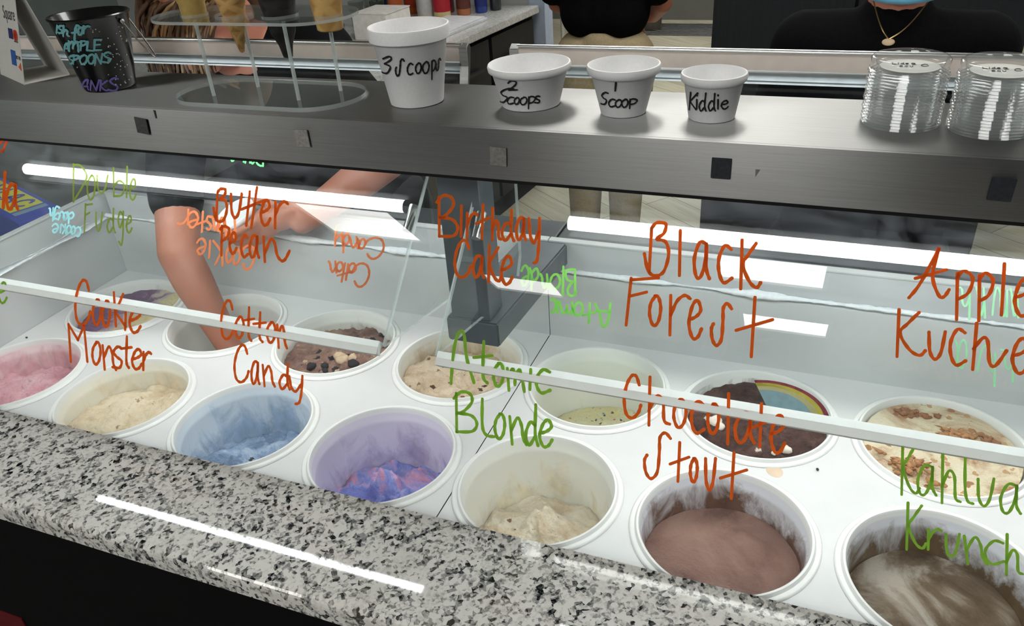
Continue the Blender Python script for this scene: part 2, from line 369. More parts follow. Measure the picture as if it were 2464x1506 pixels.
FRONT=[
('BUTTER','o',7.5,'B2 -2451 3617 238 22 -10 465|u -2141 3700 197 18 -8 337|tt -1955 3581 381 37 -15 558|e -1625 3648 163 16 -11 350|r -1397 3629 230 22 -13 365|P -2321 3146 156 17 -9 416|e -2158 3188 125 14 -7 300|c -1950 3157 117 13 -9 316|a -1805 3167 166 18 -9 309|n2 -1572 3133 451 51 -11 348'),
('DOUBLE','p',5.2,'D2 -5194 3670 287 25 10 579|o -4897 3727 163 14 5 370|u -4690 3846 228 19 3 266|b -4362 3823 216 18 3 426|l -4113 3831 41 3 1 454|e -4039 3800 123 10 1 311|F -4974 3209 174 17 7 441|u -4722 3260 137 14 3 284|d -4501 3256 169 17 3 365|g -4282 3086 126 13 3 510|e -4106 3296 108 11 1 253'),
('BIRTHDAY','o',6.8,'B 1140 3758 294 30 -37 525|i 1462 3801 41 4 -29 383|r 1551 3789 155 16 -24 309|t2 1695 3793 176 18 -33 422|h 1906 3799 123 13 -32 393|d 2036 3802 166 17 -32 376|a 2229 3832 131 13 -23 271|y 2423 3567 152 17 -48 541|C 1426 3265 227 27 -35 470|a 1682 3296 155 19 -21 270|K 1899 3263 175 21 -38 463|e 2076 3258 151 19 -29 351'),
('BLACK','o',6.8,'B2 3875 3578 281 33 -67 611|l 4265 3630 43 5 -59 511|a 4445 3612 177 21 -49 414|c 4724 3598 151 18 -51 419|K 4973 3562 219 27 -67 540|F 3700 2963 400 57 -59 552|o 3999 2996 132 19 -39 350|r 4230 2918 249 36 -52 460|e 4469 2909 146 22 -52 442|S 4737 2865 221 34 -58 481|t2 5029 2782 385 60 -83 667'),
('APPLE','o',5.9,'A2 6684 3678 377 49 -75 504|p 7149 3510 161 22 -77 497|p 7353 3525 140 20 -77 484|l 7520 3609 105 14 -82 513|e 7670 3621 143 20 -60 368|K 6662 3038 275 43 -73 498|u 6976 3055 157 25 -43 286|c 7177 3024 144 23 -58 375|h2 7392 3014 299 49 -75 475|e 7744 3032 148 24 -57 354'),
('COOKIE','o',8.1,'C -5193 1702 330 47 13 718|o -4810 1757 176 25 5 403|o -4608 1758 165 24 4 408|k2 -4392 1789 265 38 4 537|i -4169 1774 85 12 1 331|e -4051 1745 227 33 1 376|M -5341 1073 408 65 12 616|o -4827 1107 177 28 4 363|n -4606 1054 279 46 4 395|s -4396 1102 207 34 2 359|t -4214 1151 205 33 2 497|e -4001 1166 203 33 0 315|r -3781 1188 167 27 -1 279'),
('COTTON','o',6.8,'C -2286 1901 234 35 -13 567|o -2022 1953 149 22 -8 316|t -1880 1936 192 29 -14 486|t -1695 1945 211 32 -13 429|o -1461 1968 144 22 -10 298|n -1279 1916 164 25 -12 339|C -2028 1284 262 44 -14 553|a -1720 1310 148 25 -10 331|n -1513 1308 211 36 -10 317|d -1228 1313 186 32 -13 369|y -1041 1128 240 43 -16 406'),
('ATOMIC','g',7.2,'A 1483 1860 325 55 -50 676|t 1808 1921 249 42 -43 543|o 2083 1923 137 23 -25 300|m 2277 1890 230 40 -25 298|i 2560 1966 50 9 -22 252|c 2664 1935 186 32 -27 299|B 1574 1202 327 63 -41 548|l2 1964 1220 180 35 -40 502|o 2158 1230 138 27 -27 328|n 2371 1193 226 45 -32 370|d 2581 1223 173 34 -47 530|e 2771 1245 170 34 -32 348'),
('CHOC','o',6.6,'C 3811 1820 207 38 -56 524|h 4112 1787 256 49 -64 585|o 4420 1814 145 28 -39 338|c 4630 1783 147 29 -45 381|o 4820 1815 126 25 -42 353|l 5045 1736 42 8 -72 591|a 5132 1764 219 43 -44 354|t2 5338 1759 184 37 -63 497|e 5540 1730 151 31 -56 432|S 4145 1111 307 66 -62 566|t2 4456 1146 214 47 -54 473|o 4690 1187 81 18 -33 286|u 4878 1129 118 26 -45 380|t2 5060 1065 287 65 -66 544'),
('KAHLUA','g',4.9,'K 6933 1532 175 39 -87 586|a 7086 1557 180 40 -49 327|h 7325 1525 177 40 -89 577|l2 7541 1565 79 18 -82 527|u 7670 1567 149 34 -46 292|a 7877 1531 183 43 -50 312|K 7073 925 190 48 -78 525|r 7272 975 133 34 -34 224|u 7464 936 131 34 -39 250|n 7646 897 208 54 -49 313|c 7831 945 171 45 -41 256|h 8036 880 147 39 -71 439'),
('VANILLA','o',10.5,'l -6796 3438 163 14 23 561|a -6672 3421 266 24 15 399'),
('SHAPE','q',6.6,'dia -6864 4332 284 18 10 239'),
('EDGE','g',6.9,'e -6909 1836 187 25 14 348')]
MIRRORED=[
('rDOUGH','c',5.5,'h -6318 1366 -92 -9 98 -216|g -6166 1410 -155 -15 100 -223|u -6052 1323 -127 -12 61 -136|o -5974 1316 -90 -9 57 -129|d -5833 1337 -143 -14 81 -185|e -6085 1104 -126 -13 67 -149|i -6007 1097 -45 -5 60 -134|k2 -5903 1115 -107 -11 72 -162|o -5795 1104 -98 -10 59 -134|o -5701 1099 -89 -9 59 -133|c -5580 1097 -97 -10 67 -154'),
('rCOOKIE','r',6.5,'r -3516 1606 -224 -22 89 -236|e -3329 1589 -190 -18 94 -255|t2 -3172 1604 -173 -17 117 -320|s -3054 1546 -101 -10 80 -220|n -2926 1545 -116 -12 81 -225|o -2813 1542 -92 -9 85 -238|M -2605 1577 -206 -20 129 -367|e -3029 1170 -162 -18 89 -242|i -2910 1149 -77 -8 94 -260|k2 -2689 1173 -190 -21 138 -387|o -2502 1086 -105 -12 81 -231|o -2352 1076 -126 -14 80 -230|C -2107 1164 -236 -26 123 -362'),
('rCOTTON','r',5.5,'y -706 1629 -144 -15 91 -305|d -562 1522 -129 -14 82 -278|n -420 1486 -141 -15 49 -166|a -285 1469 -127 -14 41 -141|C 7 1520 -296 -32 87 -309|n -654 1084 -128 -15 50 -164|o -543 1085 -107 -13 40 -134|tt -411 1082 -214 -26 78 -265|o -332 1091 -113 -13 39 -133|C -115 1117 -263 -31 96 -335'),
('rATOMIC','l',5.2,'e 2229 1362 -103 -12 60 -270|d 2372 1345 -125 -15 62 -285|n 2513 1281 -101 -12 42 -195|o 2674 1301 -133 -17 43 -205|l 2708 1408 -33 -4 79 -376|B 2874 1394 -143 -17 72 -352|c 2687 968 -66 -9 38 -180|i 2726 945 -22 -3 32 -152|m 2924 961 -185 -25 33 -162|o 3050 967 -118 -16 34 -167|t2 3207 977 -155 -21 50 -251|A 3402 1004 -195 -27 56 -292'),
('rKAHLUA','m',3.3,'h 7362 1736 -110 -14 31 -371|n 7503 1745 -84 -11 27 -346|u 7654 1764 -83 -11 23 -312|r 7720 1735 -47 -6 21 -292|n 7821 1772 -74 -10 23 -328|a 7380 1126 -116 -18 26 -310|u 7613 1096 -137 -21 22 -288|l 7666 1020 -27 -4 27 -363|h 7829 1092 -116 -18 26 -362'),
('rDOUBLE','n',4.6,'D2 -2451 2634 -123 -9 65 -192|o -2604 2623 -77 -6 52 -152|u -2699 2623 -93 -7 50 -145|b -2818 2622 -78 -6 48 -139|e -2980 2624 -87 -6 49 -139')]
CUPTXT={
'three':'3 -23715 431 4862 35 3746 246|S -16439 446 2457 2 1217 219|c -12664 463 1574 -5 509 145|o -10205 471 1581 -9 325 133|o -8124 459 1977 -15 242 149|p -5331 360 1639 -15 138 247|S -3535 457 2158 -22 -27 155',
'two':'2 -18681 287 2926 11 803 131|s -26606 54 5887 56 5031 228|c -20483 95 2565 16 923 97|o -17483 107 1612 5 521 93|o -15479 107 1992 1 380 102|p -13204 56 2147 -5 308 164|s -10905 124 1569 -8 19 95',
'one':'l -16181 359 806 1 245 120|s -23177 148 3307 22 1845 166|c -19048 147 2492 9 534 99|o -16242 151 2220 2 238 97|o -13867 153 2174 -3 30 102|p -11182 133 3124 -13 -257 124',
'kid':'k -24822 131 4159 29 1551 216|j -20835 169 974 5 463 168|d -19357 151 2867 10 329 212|d -15704 163 2617 1 -185 205|j -12553 188 773 -1 -498 165|e -10986 185 2790 -12 -441 101',
'pail':'i -18911 918 1008 4 2048 116|s -17474 923 1765 3 1593 112|h -16106 883 2055 0 1754 153|f -13738 821 1964 -5 1872 214|o -11388 895 1185 -6 773 106|r -9937 912 1539 -10 643 99|A -19532 647 2669 10 2500 123|m -16968 651 3727 1 2130 159|P -12668 670 1844 -6 1143 133|L -10635 656 1611 -9 956 132|E -8757 652 1914 -14 936 148|s -22318 433 3991 22 4392 152|P -18326 455 2536 7 2330 135|O -14725 463 2270 -3 1477 133|O -11849 465 1811 -8 1146 135|N -9787 456 1970 -12 1009 140|s -7371 453 2238 -19 925 150',
'pailT':'H -22323 43 2 -11 4 134|A -22321 25 5387 26 5051 179|N -15812 47 3121 0 2150 154|K -11758 38 3098 -14 1533 161|s -8563 17 3347 -24 1473 195'}

# ---------------------------------------------------------------- room and lamps
RX0, RX1, RY0, RY1, CE = -3.6, 4.2, -8.0, 7.2, 1.9
M_ceil = plain('ceiling_white', (170, 170, 166), .9); M_wallg = plain('wall_grey_green', (150, 160, 158), .8, var=.03, scale=8)
M_wallw = plain('wall_cream', (84, 86, 88), .85, var=.03, scale=6)
struct('floor', B().box(RX0, .27, -.9, RX1, RY1, -.8), m_floor())
struct('floor', B().box(RX0, RY0, -.9, RX1, .2695, -.8), plain('floor_dark_tile', (58, 57, 55), .5, var=.12, scale=3))
struct('ceiling', B().box(RX0, RY0, CE, RX1, RY1, CE+.1), M_ceil)
struct('wall_left', B().box(RX0-.1, RY0, -.8, RX0, RY1, CE), M_wallg)
struct('wall_right', B().box(RX1, RY0, -.8, RX1+.1, RY1, CE), M_wallw)
struct('wall_back', B().box(RX0, RY1, -.8, RX1, RY1+.1, CE), plain('wall_back_grey', (96, 96, 90), .8, var=.05, scale=5))
struct('wall_front', B().box(RX0, RY0-.1, -.8, RX1, RY0, CE), M_wallw)
struct('wall_partition', B().box(RX0, 2.86, -.8, -.90, 2.94, CE), plain('wall_pale', (186, 188, 186), .8, var=.03, scale=6))
struct('trim_1', B().box(-.90, 2.84, -.8, -.815, 2.96, CE, bev=.004), plain('trim_pale_blue', (176, 190, 210), .5, var=.04))

M_tro = m_emit('troffer_light', (1.0, .99, .95, 1), 11.5)
M_metalw = plain('white_metal', (220, 220, 216), .4, var=.02)
def troffer(x, y, label, lx=1.2, ly=.6):
    t = thing('ceiling_light', label, 'ceiling light', (x, y, CE), 'ceiling light panels')
    b = B()
    for a in (-1, 1):
        b.box(-lx/2-.03, a*(ly/2+.015)-.015, -.03, lx/2+.03, a*(ly/2+.015)+.015, 0)
        b.box(a*(lx/2+.015)-.015, -ly/2, -.03, a*(lx/2+.015)+.015, ly/2, 0)
    b.build('frame', M_metalw, t)
    B().box(-lx/2, -ly/2, -.012, lx/2, ly/2, -.004).build('diffuser', M_tro, t, smooth=0)
troffer(.33, -5.0, 'bright ceiling panel whose white block shows mirrored in the front glass', .72, .56)
troffer(-3.0, -4.9, 'ceiling panel nearest the grey wall on the customer side', .9, .7)
troffer(.45, -6.5, 'ceiling panel farthest from the counter on the customer side', .7, .5)
troffer(-1.95, -6.3, 'ceiling panel between the grey wall and the customer door', .7, .5)
troffer(-.25, 3.55, 'ceiling panel over the back room, nearer the dark cooler', 1.3, .9)
troffer(-.3, 4.85, 'ceiling panel over the back room, nearer the wire rack', 1.3, .9)
troffer(.15, .95, 'ceiling panel over the work aisle nearest the steel shelf')
troffer(2.7, -2.2, 'added fill light panel over the customers at the lid stack end')  # added out of view to light the surfaces facing the customers
troffer(-.8, 6.3, 'added fill light panel at the far wall of the back room')  # added to brighten the far floor of the back room
troffer(1.9, 1.2, 'ceiling panel over the work aisle beyond the dark cooler')
troffer(.1, -2.4, 'ceiling panel over the customers in front of the granite counter', 1.1, 1.0)
troffer(-2.75, -2.4, 'ceiling panel over the customers by the grey wall', 1.1, 1.0)
troffer(2.8, 4.6, 'ceiling panel in the back room corner')

def tube_lamp(x0, x1, label):
    t = thing('tube_lamp', label, 'light tube', ((x0+x1)/2, -.19, .505), 'LED tubes under the steel shelf')
    h = (x1-x0)/2
    B().box(-h-.01, -.010, -.0295, h+.01, .016, -.0003, bev=.002).build('housing', M_metalw, t)
    B().tube([(-h, 0, -.039), (h, 0, -.039)], .0100, 16).build('tube', M_led, t, label='glowing white tube')
    for s in (-1, 1):
        B().tube([(s*h, 0, -.039), (s*(h+.012), 0, -.039)], .0110, 16).build('end_cap', M_metalw, t)
M_led = m_emit('led_tube', (.93, .96, 1.0, 1), 50.0)
tube_lamp(-.853, -.033, 'white LED tube under the steel shelf, above the pink and blue tubs')
tube_lamp(.235, 1.06, 'white LED tube under the steel shelf, above the chocolate tubs')

# ---------------------------------------------------------------- freezer cabinets
M_white = plain('freezer_white', (216, 215, 214), .35, var=.02, scale=9)
M_liner = plain('freezer_liner', (198, 200, 200), .45, var=.04, scale=5)
M_frost = plain('frost', (240, 243, 246), .8, var=.05, scale=120, bump=.6)
M_gasket = plain('grey_gasket', (70, 74, 78), .5)
M_black = plain('black_laminate', (8, 8, 9), .6, var=.1, spec=.15)
P = .264
def tubx(i, row): return (i-4)*P + (-.007 if i > 4 else 0) + (-.014 if row == 'F' else 0)
HOLES = [(tubx(i, r), 0 if r == 'B' else -P) for i in range(1, 8) for r in 'BF']
def deck(x0, x1, y0, y1, holes, R=.121, n=64):
    """White dipping deck: one sheet with a round hole for every tub."""
    b = B()
    hs = sorted(holes)
    xs = [x0] + [x0 + (x1-x0)*k/1 for k in (1,)]
    cols = sorted({round(x) for x in []})
    rows = ((-.132, y1, 0.0), (y0, -.132, -P))
    for ya, yb, yc in rows:
        hx = sorted(x for x, y in holes if abs(y-yc) < .01)
        cuts = [x0] + [(a+c)/2 for a, c in zip(hx, hx[1:])] + ([min(x1, hx[-1]+.132)] if hx else [])
        if hx and cuts[-1] < x1-.001: b.face([b.b.verts.new(p) for p in ((cuts[-1], ya, 0), (x1, ya, 0), (x1, yb, 0), (cuts[-1], yb, 0))])
        for k, cx in enumerate(hx):
            xa, xb = cuts[k], cuts[k+1]
            ang = [2*PI*j/n for j in range(n)]
            for cxx, cyy in ((xa, ya), (xb, ya), (xb, yb), (xa, yb)): ang.append(math.atan2(cyy-yc, cxx-cx) % (2*PI))
            ang = sorted(set(round(a, 6) for a in ang))
            inn, outr, low = [], [], []
            for a in ang:
                c, s = math.cos(a), math.sin(a); tt = []
                if c > 1e-9: tt.append((xb-cx)/c)
                if c < -1e-9: tt.append((xa-cx)/c)
                if s > 1e-9: tt.append((yb-yc)/s)
                if s < -1e-9: tt.append((ya-yc)/s)
                d = min(t for t in tt if t > 0)
                outr.append(b.b.verts.new((cx+c*d, yc+s*d, 0))); inn.append(b.b.verts.new((cx+c*R, yc+s*R, 0))); low.append(b.b.verts.new((cx+c*R, yc+s*R, -.008)))
            for j in range(len(ang)):
                l = (j+1) % len(ang)
                b.face([inn[j], outr[j], outr[l], inn[l]]); b.face([low[j], inn[j], inn[l], low[l]])
    return b
def frost_strip(x0, x1, y, z, seed, along='x', n=None):
    random.seed(seed); b = B(); n = n or int(abs(x1-x0)/.006); prof = 7
    rows = []
    for k in range(n+1):
        x = x0+(x1-x0)*k/n; q = .55+.9*mn.noise((x*9, seed, 0))+.25*mn.noise((x*60, seed, 3)); q = max(.12, q)
        r = []
        for j in range(prof):
            a = PI*j/(prof-1); e = .0014*mn.noise((x*150, j*3.1, seed))
            yy = y-.0095*q*math.sin(a)-.001; zz = z+.0075*q*(-math.cos(a))+e
            r.append(b.b.verts.new((x, yy, zz) if along == 'x' else (yy, x, zz)))
        rows.append(r)
    for a, c in zip(rows, rows[1:]):
        for j in range(prof-1): b.face([a[j], a[j+1], c[j+1], c[j]])
    return b
def freezer(x0, x1, label, left=False):
    t = thing('freezer_cabinet', label, 'freezer', (0, 0, -.8), None)
    D = (0, 0, .8)
    hs = [h for h in HOLES if x0 < h[0] < x1]
    deck(x0+.0008, x1-.0008, -.40, .140, hs).build('dipping_deck', M_white, t, D, label='white deck with round holes for the tubs')
    b = B()                                                                    # rear liner with its ledge
    b.prism([(.140, -.004), (.140, .133), (.152, .137), (.152, .190), (.166, .190), (.166, -.004)], (x0+.0008, x1-.0008), 'x')
    b.prism([(-.40, -.25), (-.40, -.004), (-.415, -.004), (-.415, -.25)], (x0+.0008, x1-.0008), 'x')
    if left: b.prism([(x0, -.004), (x0, .133), (x0-.012, .137), (x0-.012, .190), (x0-.026, .190), (x0-.026, -.004)], (-.40, .166), 'y')
    b.build('liner', M_liner, t, D, label='pale inner wall of the freezer')
    b = B().box(x0+.0008, .150, .1902, x1-.0008, .166, .1945, bev=.0015)
    if left: b.box(x0-.026, -.40, .1902, x0-.010, .1495, .1945, bev=.0015)
    b.build('rim_cap', M_liner, t, D)
    frost_strip(x0+.002, x1-.002, .1385, .143, 3 if left else 8).build('frost', M_frost, t, D, label='ridge of white frost on the ledge')
    if left: frost_strip(-.39, .13, x0-.001+.012, .143, 5, 'y').build('frost', M_frost, t, D, label='ridge of white frost on the ledge')
    B().box(x0-(.026 if left else -.0008), .1665, -.8, x1-.0008, .27, .178, bev=.004).build('back_body', plain('freezer_body_grey', (58, 62, 66), .4), t, D)
    B().box(x0-(.026 if left else -.0008), -.415, -.8, x1-.0008, .166, -.255).build('base_body', M_black, t, D)
    return t
freezer(-.930, .1255, 'white ice cream freezer holding the pink, blue and purple tubs', True)
freezer(.1255, 1.36, 'white ice cream freezer holding the chocolate and toffee tubs')
# small crumbs and drips that lie on the deck
M_drip = plain('drip_tan', (214, 190, 165), .6)
b = B(); b.lathe([(0, .0012), (.008, .0011), (.0115, .0002)], 20, (0, 0, 0))
o = b.build('ice_cream_drip', M_drip, None, (.560, -.124, 0)); o.scale = (1, 1.25, 1); o.rotation_euler.z = .5
tag(o, 'tan melted drip on the white deck beside the toffee tub', 'drip')
random.seed(4); M_crumb = plain('crumb_dark', (52, 40, 34), .8)
for k, (x, y, lab) in enumerate(((.168, .075, 'dark crumb on the white deck behind the yellow sprinkle tub'), (.152, .045, 'dark crumb on the white deck between the cookie dough and yellow tubs'), (.618, -.105, 'dark crumb on the white deck beside the toffee tub rim'), (-.905, -.16, 'dark crumb on the white deck near the pink tub'))):
    o = B().ball((0, 0, .0018), (.0028, .002, .0018), 8).build('crumb', M_crumb, None, (x, y, 0)); o.rotation_euler.z = k
    tag(o, lab, 'crumb', 'crumbs on the deck')

# ---------------------------------------------------------------- tubs of ice cream
RIM = [(0, -.215), (.096, -.215), (.0985, -.21), (.1075, -.022), (.1078, -.014), (.1098, -.012), (.1102, .0045), (.1122, .0078), (.1150, .0078), (.1166, .0050), (.1176, .0034), (.1222, .0034), (.1240, .0026), (.1250, .0006)]
RIMO = [(.1250, .0006), (.1180, .0004), (.1160, -.006), (.1125, -.02), (.1035, -.217), (0, -.217)]
def wall_r(z): return .0985 + (.1075-.0985)*(z+.21)/.188
def ice_mesh(level, tx, ty, amp, seed, scale=26, rug=1.0, dome=0, lumps=()):
    b = B(); nr, na = 44, 128; rows = []
    for i in range(nr+1):
        f = i/nr; row = []
        for j in range(na if i else 1):
            a = 2*PI*j/na; x0, y0 = math.cos(a)*f*.105, math.sin(a)*f*.105
            z = level + tx*x0/.1 + ty*y0/.1 + dome*(1-f*f)
            p = Vector((x0*scale, y0*scale, seed*7.3))
            e = mn.noise(p)*.6 + (.35-abs(mn.noise(p*1.7+Vector((3, 1, seed)))))*.75*rug + (.3-abs(mn.noise(p*4.1)))*.45*rug + mn.noise(p*9)*.22*rug
            z += amp*e
            for lx, ly, lr, lh in lumps:
                d = math.hypot(x0-lx, y0-ly)/lr
                if d < 1: z += lh*(1-d*d)**1.5*(1+.5*mn.noise(p*3))
            z = min(z, -.002 if level < 0 else .006); z = max(z, -.21)
            r = f*(wall_r(min(z, -.02))-.0006) if z < -.018 else f*.1068
            row.append(b.b.verts.new((math.cos(a)*r, math.sin(a)*r, z)))
        rows.append(row)
    for j in range(na): b.face([rows[0][0], rows[1][j], rows[1][(j+1) % na]])
    for a, c in zip(rows[1:], rows[2:]):
        for j in range(na):
            l = (j+1) % na; b.face([a[j], c[j], c[l], a[l]])
    return b
ICE = {}
def tub(i, row, label, stain, amt, zlo, ice=None, icemat=None, extra=None, base=(226, 226, 220)):
    t = thing('ice_cream_tub', label, 'tub', (tubx(i, row), 0 if row == 'B' else -P, 0), 'round tubs in the dipping deck', 0)
    b = B(); b.lathe(RIM, 80); b.lathe(RIMO, 80); bmesh.ops.remove_doubles(b.b, verts=b.b.verts, dist=1e-6)
    b.build('container', m_tub('tub_%s%d' % (row, i), stain, amt, zlo, base), t, smooth=50)
    if ice: t['_s'] = 0; ICE[(row, i)] = (t, ice_mesh(**ice).build('ice_cream', icemat, t, smooth=180)); del t['_s']
    return t
tub(1, 'B', 'tub of yellow ice cream with purple swirl in the far corner', (150, 120, 150), .24, -.02,
    dict(level=-.020, tx=.004, ty=.004, amp=.008, seed=1), m_ice('ice_b1', (128, 96, 128), (205, 186, 190), (232, 216, 168), split=3.5))
tub(2, 'B', 'empty tub with an arm reaching into it', (214, 214, 210), .0, -.2)
tub(3, 'B', 'tub of brown ice cream with dark cookie pieces, under the short end of the guard', (120, 98, 88), .26, -.03,
    dict(level=-.030, tx=.004, ty=-.002, amp=.015, seed=3, lumps=((.05, -.02, .05, .012), (.0, .02, .04, .01))),
    m_ice('ice_b3', (112, 82, 74), (150, 116, 104), (182, 152, 130), chunk=[(48, 44, 50), (206, 178, 148)], csize=62, camt=.11))
tub(4, 'B', 'tub of beige cookie dough ice cream below the steel post', (198, 176, 146), .34, -.02,
    dict(level=-.036, tx=-.006, ty=-.012, amp=.015, seed=4, lumps=((-.05, -.05, .06, .018), (.03, -.06, .06, .012))),
    m_ice('ice_b4', (206, 180, 148), (228, 206, 178), (238, 220, 196), chunk=[(96, 70, 54), (150, 116, 88)], csize=88, camt=.07), base=(228, 224, 212))
tub(5, 'B', 'nearly empty tub of pale yellow ice cream with coloured sprinkles', (232, 226, 196), .14, -.10,
    dict(level=-.105, tx=.012, ty=-.012, amp=.008, seed=5, lumps=((.03, -.05, .07, .02),)),
    m_ice('ice_b5', (240, 228, 166), (246, 238, 190), (250, 244, 206), chunk=[(92, 96, 110), (226, 120, 160), (110, 170, 200)], csize=170, camt=.035), base=(228, 229, 222))
tub(6, 'B', 'full tub of dark chocolate ice cream with white chips', (92, 64, 58), .30, -.01,
    dict(level=-.020, tx=.002, ty=.006, amp=.010, seed=6, lumps=((.04, -.03, .05, .008),)),
    m_ice('ice_b6', (58, 38, 34), (84, 58, 52), (106, 78, 72), chunk=[(226, 214, 200), (44, 30, 28)], csize=60, camt=.02, rough=.35))
tub(7, 'B', 'full tub of cream ice cream topped with brown toffee crumbs', (230, 214, 190), .25, -.01,
    dict(level=-.006, tx=0, ty=.004, amp=.005, seed=7, rug=.6),
    m_ice('ice_b7', (178, 130, 92), (238, 222, 190), (244, 232, 204), chunk=[(176, 128, 88), (202, 160, 116)], csize=75, camt=.09, nscale=11), base=(232, 226, 214))
tub(1, 'F', 'tub of pink ice cream beside the freezer side wall', (226, 180, 186), .36, -.01,
    dict(level=-.048, tx=0, ty=-.012, amp=.018, seed=11), m_ice('ice_f1', (216, 156, 166), (238, 182, 190), (244, 200, 206)), base=(236, 212, 214))
tub(2, 'F', 'tub of cream ice cream piled high at one side, between pink and blue', (230, 214, 186), .26, -.02,
    dict(level=-.040, tx=.010, ty=-.012, amp=.014, seed=12, lumps=((.07, .03, .06, .026), (.0, -.04, .06, .008))),
    m_ice('ice_f2', (214, 190, 156), (236, 218, 186), (242, 228, 202), chunk=[(176, 146, 112)], csize=110, camt=.03), base=(230, 226, 212))
tub(3, 'F', 'tub of grey blue ice cream with tan cookie pieces', (164, 184, 208), .32, -.03,
    dict(level=-.088, tx=.006, ty=-.012, amp=.018, seed=13, lumps=((.06, -.02, .05, .022), (-.02, -.06, .05, .012))),
    m_ice('ice_f3', (120, 142, 172), (164, 186, 216), (194, 210, 230), chunk=[(196, 174, 138), (66, 70, 74)], csize=58, camt=.07), base=(212, 221, 230))
tub(4, 'F', 'tub of purple and blue ice cream with pink streaks', (190, 180, 208), .28, -.04,
    dict(level=-.098, tx=.004, ty=-.010, amp=.018, seed=14, lumps=((-.02, .02, .035, .045), (.03, .0, .03, .03), (.05, -.05, .05, .012))),
    m_ice('ice_f4', (132, 140, 216), (170, 178, 238), (238, 176, 206), nscale=20), base=(220, 212, 228))
tub(5, 'F', 'tub of vanilla coloured ice cream scooped down low, between purple and chocolate', (232, 222, 196), .24, -.05,
    dict(level=-.104, tx=.006, ty=-.010, amp=.016, seed=15, lumps=((.0, .03, .045, .026), (-.05, -.03, .05, .012), (.05, -.05, .05, .014))),
    m_ice('ice_f5', (230, 208, 176), (244, 230, 206), (250, 238, 218), chunk=[(150, 120, 92)], csize=120, camt=.012), base=(231, 230, 222))
tub(6, 'F', 'tub of smooth milk chocolate ice cream at the granite edge', (118, 90, 76), .36, -.02,
    dict(level=-.062, tx=.002, ty=.002, amp=.0045, seed=16, scale=15, rug=.5, lumps=((.045, .02, .03, -.008), (.0, -.03, .022, -.006))),
    m_ice('ice_f6', (112, 84, 74), (146, 112, 100), (158, 126, 112), nscale=9, rough=.4), base=(216, 216, 222))
tub(7, 'F', 'scraped tub with brown coffee ice cream smeared over bottom and sides', (110, 90, 66), .37, -.02,
    dict(level=-.070, tx=.0, ty=.006, amp=.004, seed=17, scale=20, rug=.4), m_ice('ice_f7', (72, 54, 34), (116, 98, 78), (178, 168, 154), nscale=9, rough=.35), base=(210, 210, 216))
# bigger mix-ins that stand out of the ice cream
M_cook = plain('cookie_tan', (204, 178, 132), .8, scale=90); M_dcook = plain('cookie_dark', (46, 42, 46), .8, scale=90); M_dough = plain('dough_tan', (206, 180, 150), .8, scale=90)
def lump(b, c, r, seed):
    n0 = len(b.b.verts); b.ball(c, (r*1.15, r, r*.8), 12); b.b.verts.ensure_lookup_table()
    for v in list(b.b.verts)[n0:]: v.co += (v.co-Vector(c))*.45*mn.noise(v.co*(.9/r)+Vector((seed, 0, 0)))
def bits(key, name, mat, pts, label):
    t, ice = ICE[key]
    for k, (x, y, r) in enumerate(pts):
        z = min(ice.data.vertices, key=lambda v: (v.co.x-x)**2+(v.co.y-y)**2).co.z
        b = B(); lump(b, (0, 0, 0), r, k*3.3+x*50); b.build(name, mat, t, (x, y, z+r*.25), 60, label)
bits(('F', 3), 'cookie_piece', M_cook, [(.002, -.060, .009), (.022, -.056, .007), (.052, -.012, .008), (.064, .006, .006), (.030, .075, .006)], 'tan cookie piece')
bits(('B', 3), 'cookie_piece', M_dcook, [(-.028, -.052, .009), (.0, -.046, .007), (.008, -.060, .006), (.060, -.040, .009), (.034, -.012, .007), (.040, -.066, .006)], 'dark cookie piece')
bits(('B', 3), 'dough_piece', M_dough, [(.030, -.030, .011), (.012, -.012, .010), (.046, -.020, .009)], 'pale dough piece')
bits(('B', 6), 'white_chip', plain('chip_white', (232, 222, 208), .7), [(-.062, -.012, .010), (-.052, -.022, .008), (.052, -.050, .007), (.034, -.064, .004)], 'creamy white chip')
random.seed(21); t, ice = ICE[('B', 7)]
for k, (cx, cyy, n, sx, sy) in enumerate(((-.045, -.052, 46, .030, .018), (-.030, .074, 30, .034, .008), (.028, .040, 60, .030, .016), (.070, .030, 34, .014, .016), (-.012, -.082, 10, .01, .006))):
    b = B()
    for q in range(n):
        x, y = cx+random.gauss(0, sx*.5), cyy+random.gauss(0, sy*.5)
        if math.hypot(x, y) > .098: continue
        lump(b, (x, y, -.004+.004*random.random()), random.uniform(.0022, .0046), q)
    o = b.build('toffee_crumble', plain('toffee_%d' % (k % 2), ((178, 130, 90), (150, 104, 74))[k % 2], .8, scale=150, var=.15), t, (0, 0, 0), 60, 'cluster of brown toffee crumbs'); o['kind'] = 'stuff'

# ---------------------------------------------------------------- granite counter in front
t = thing('granite_counter', 'polished grey speckled granite counter with black front below', 'counter', (0, -.47, -.8))
prof = [(-.384, .030), (-.545, .030), (-.5485, .0292), (-.5515, .0275), (-.5538, .0248), (-.5550, .021), (-.5555, .016), (-.5555, .010), (-.5555, -.004), (-.553, -.008), (-.420, -.008), (-.418, .0095), (-.384, .0095)]
B().prism([(y+.47, z) for y, z in prof], (-1.35, 1.45), 'x').build('granite_top', m_granite(), t, (0, 0, .8), smooth=0, label='polished speckled granite slab')
B().box(-1.35, -.06, 0, 1.45, .045, .7915).build('front_panel', M_black, t, label='matt black panel under the granite')
o = B().box(-.90, -.0625, .40, -.648, -.0602, .4835).build('red_strip', plain('red_strip', (96, 10, 20), .5), t, label='dark red patch low on the black front')

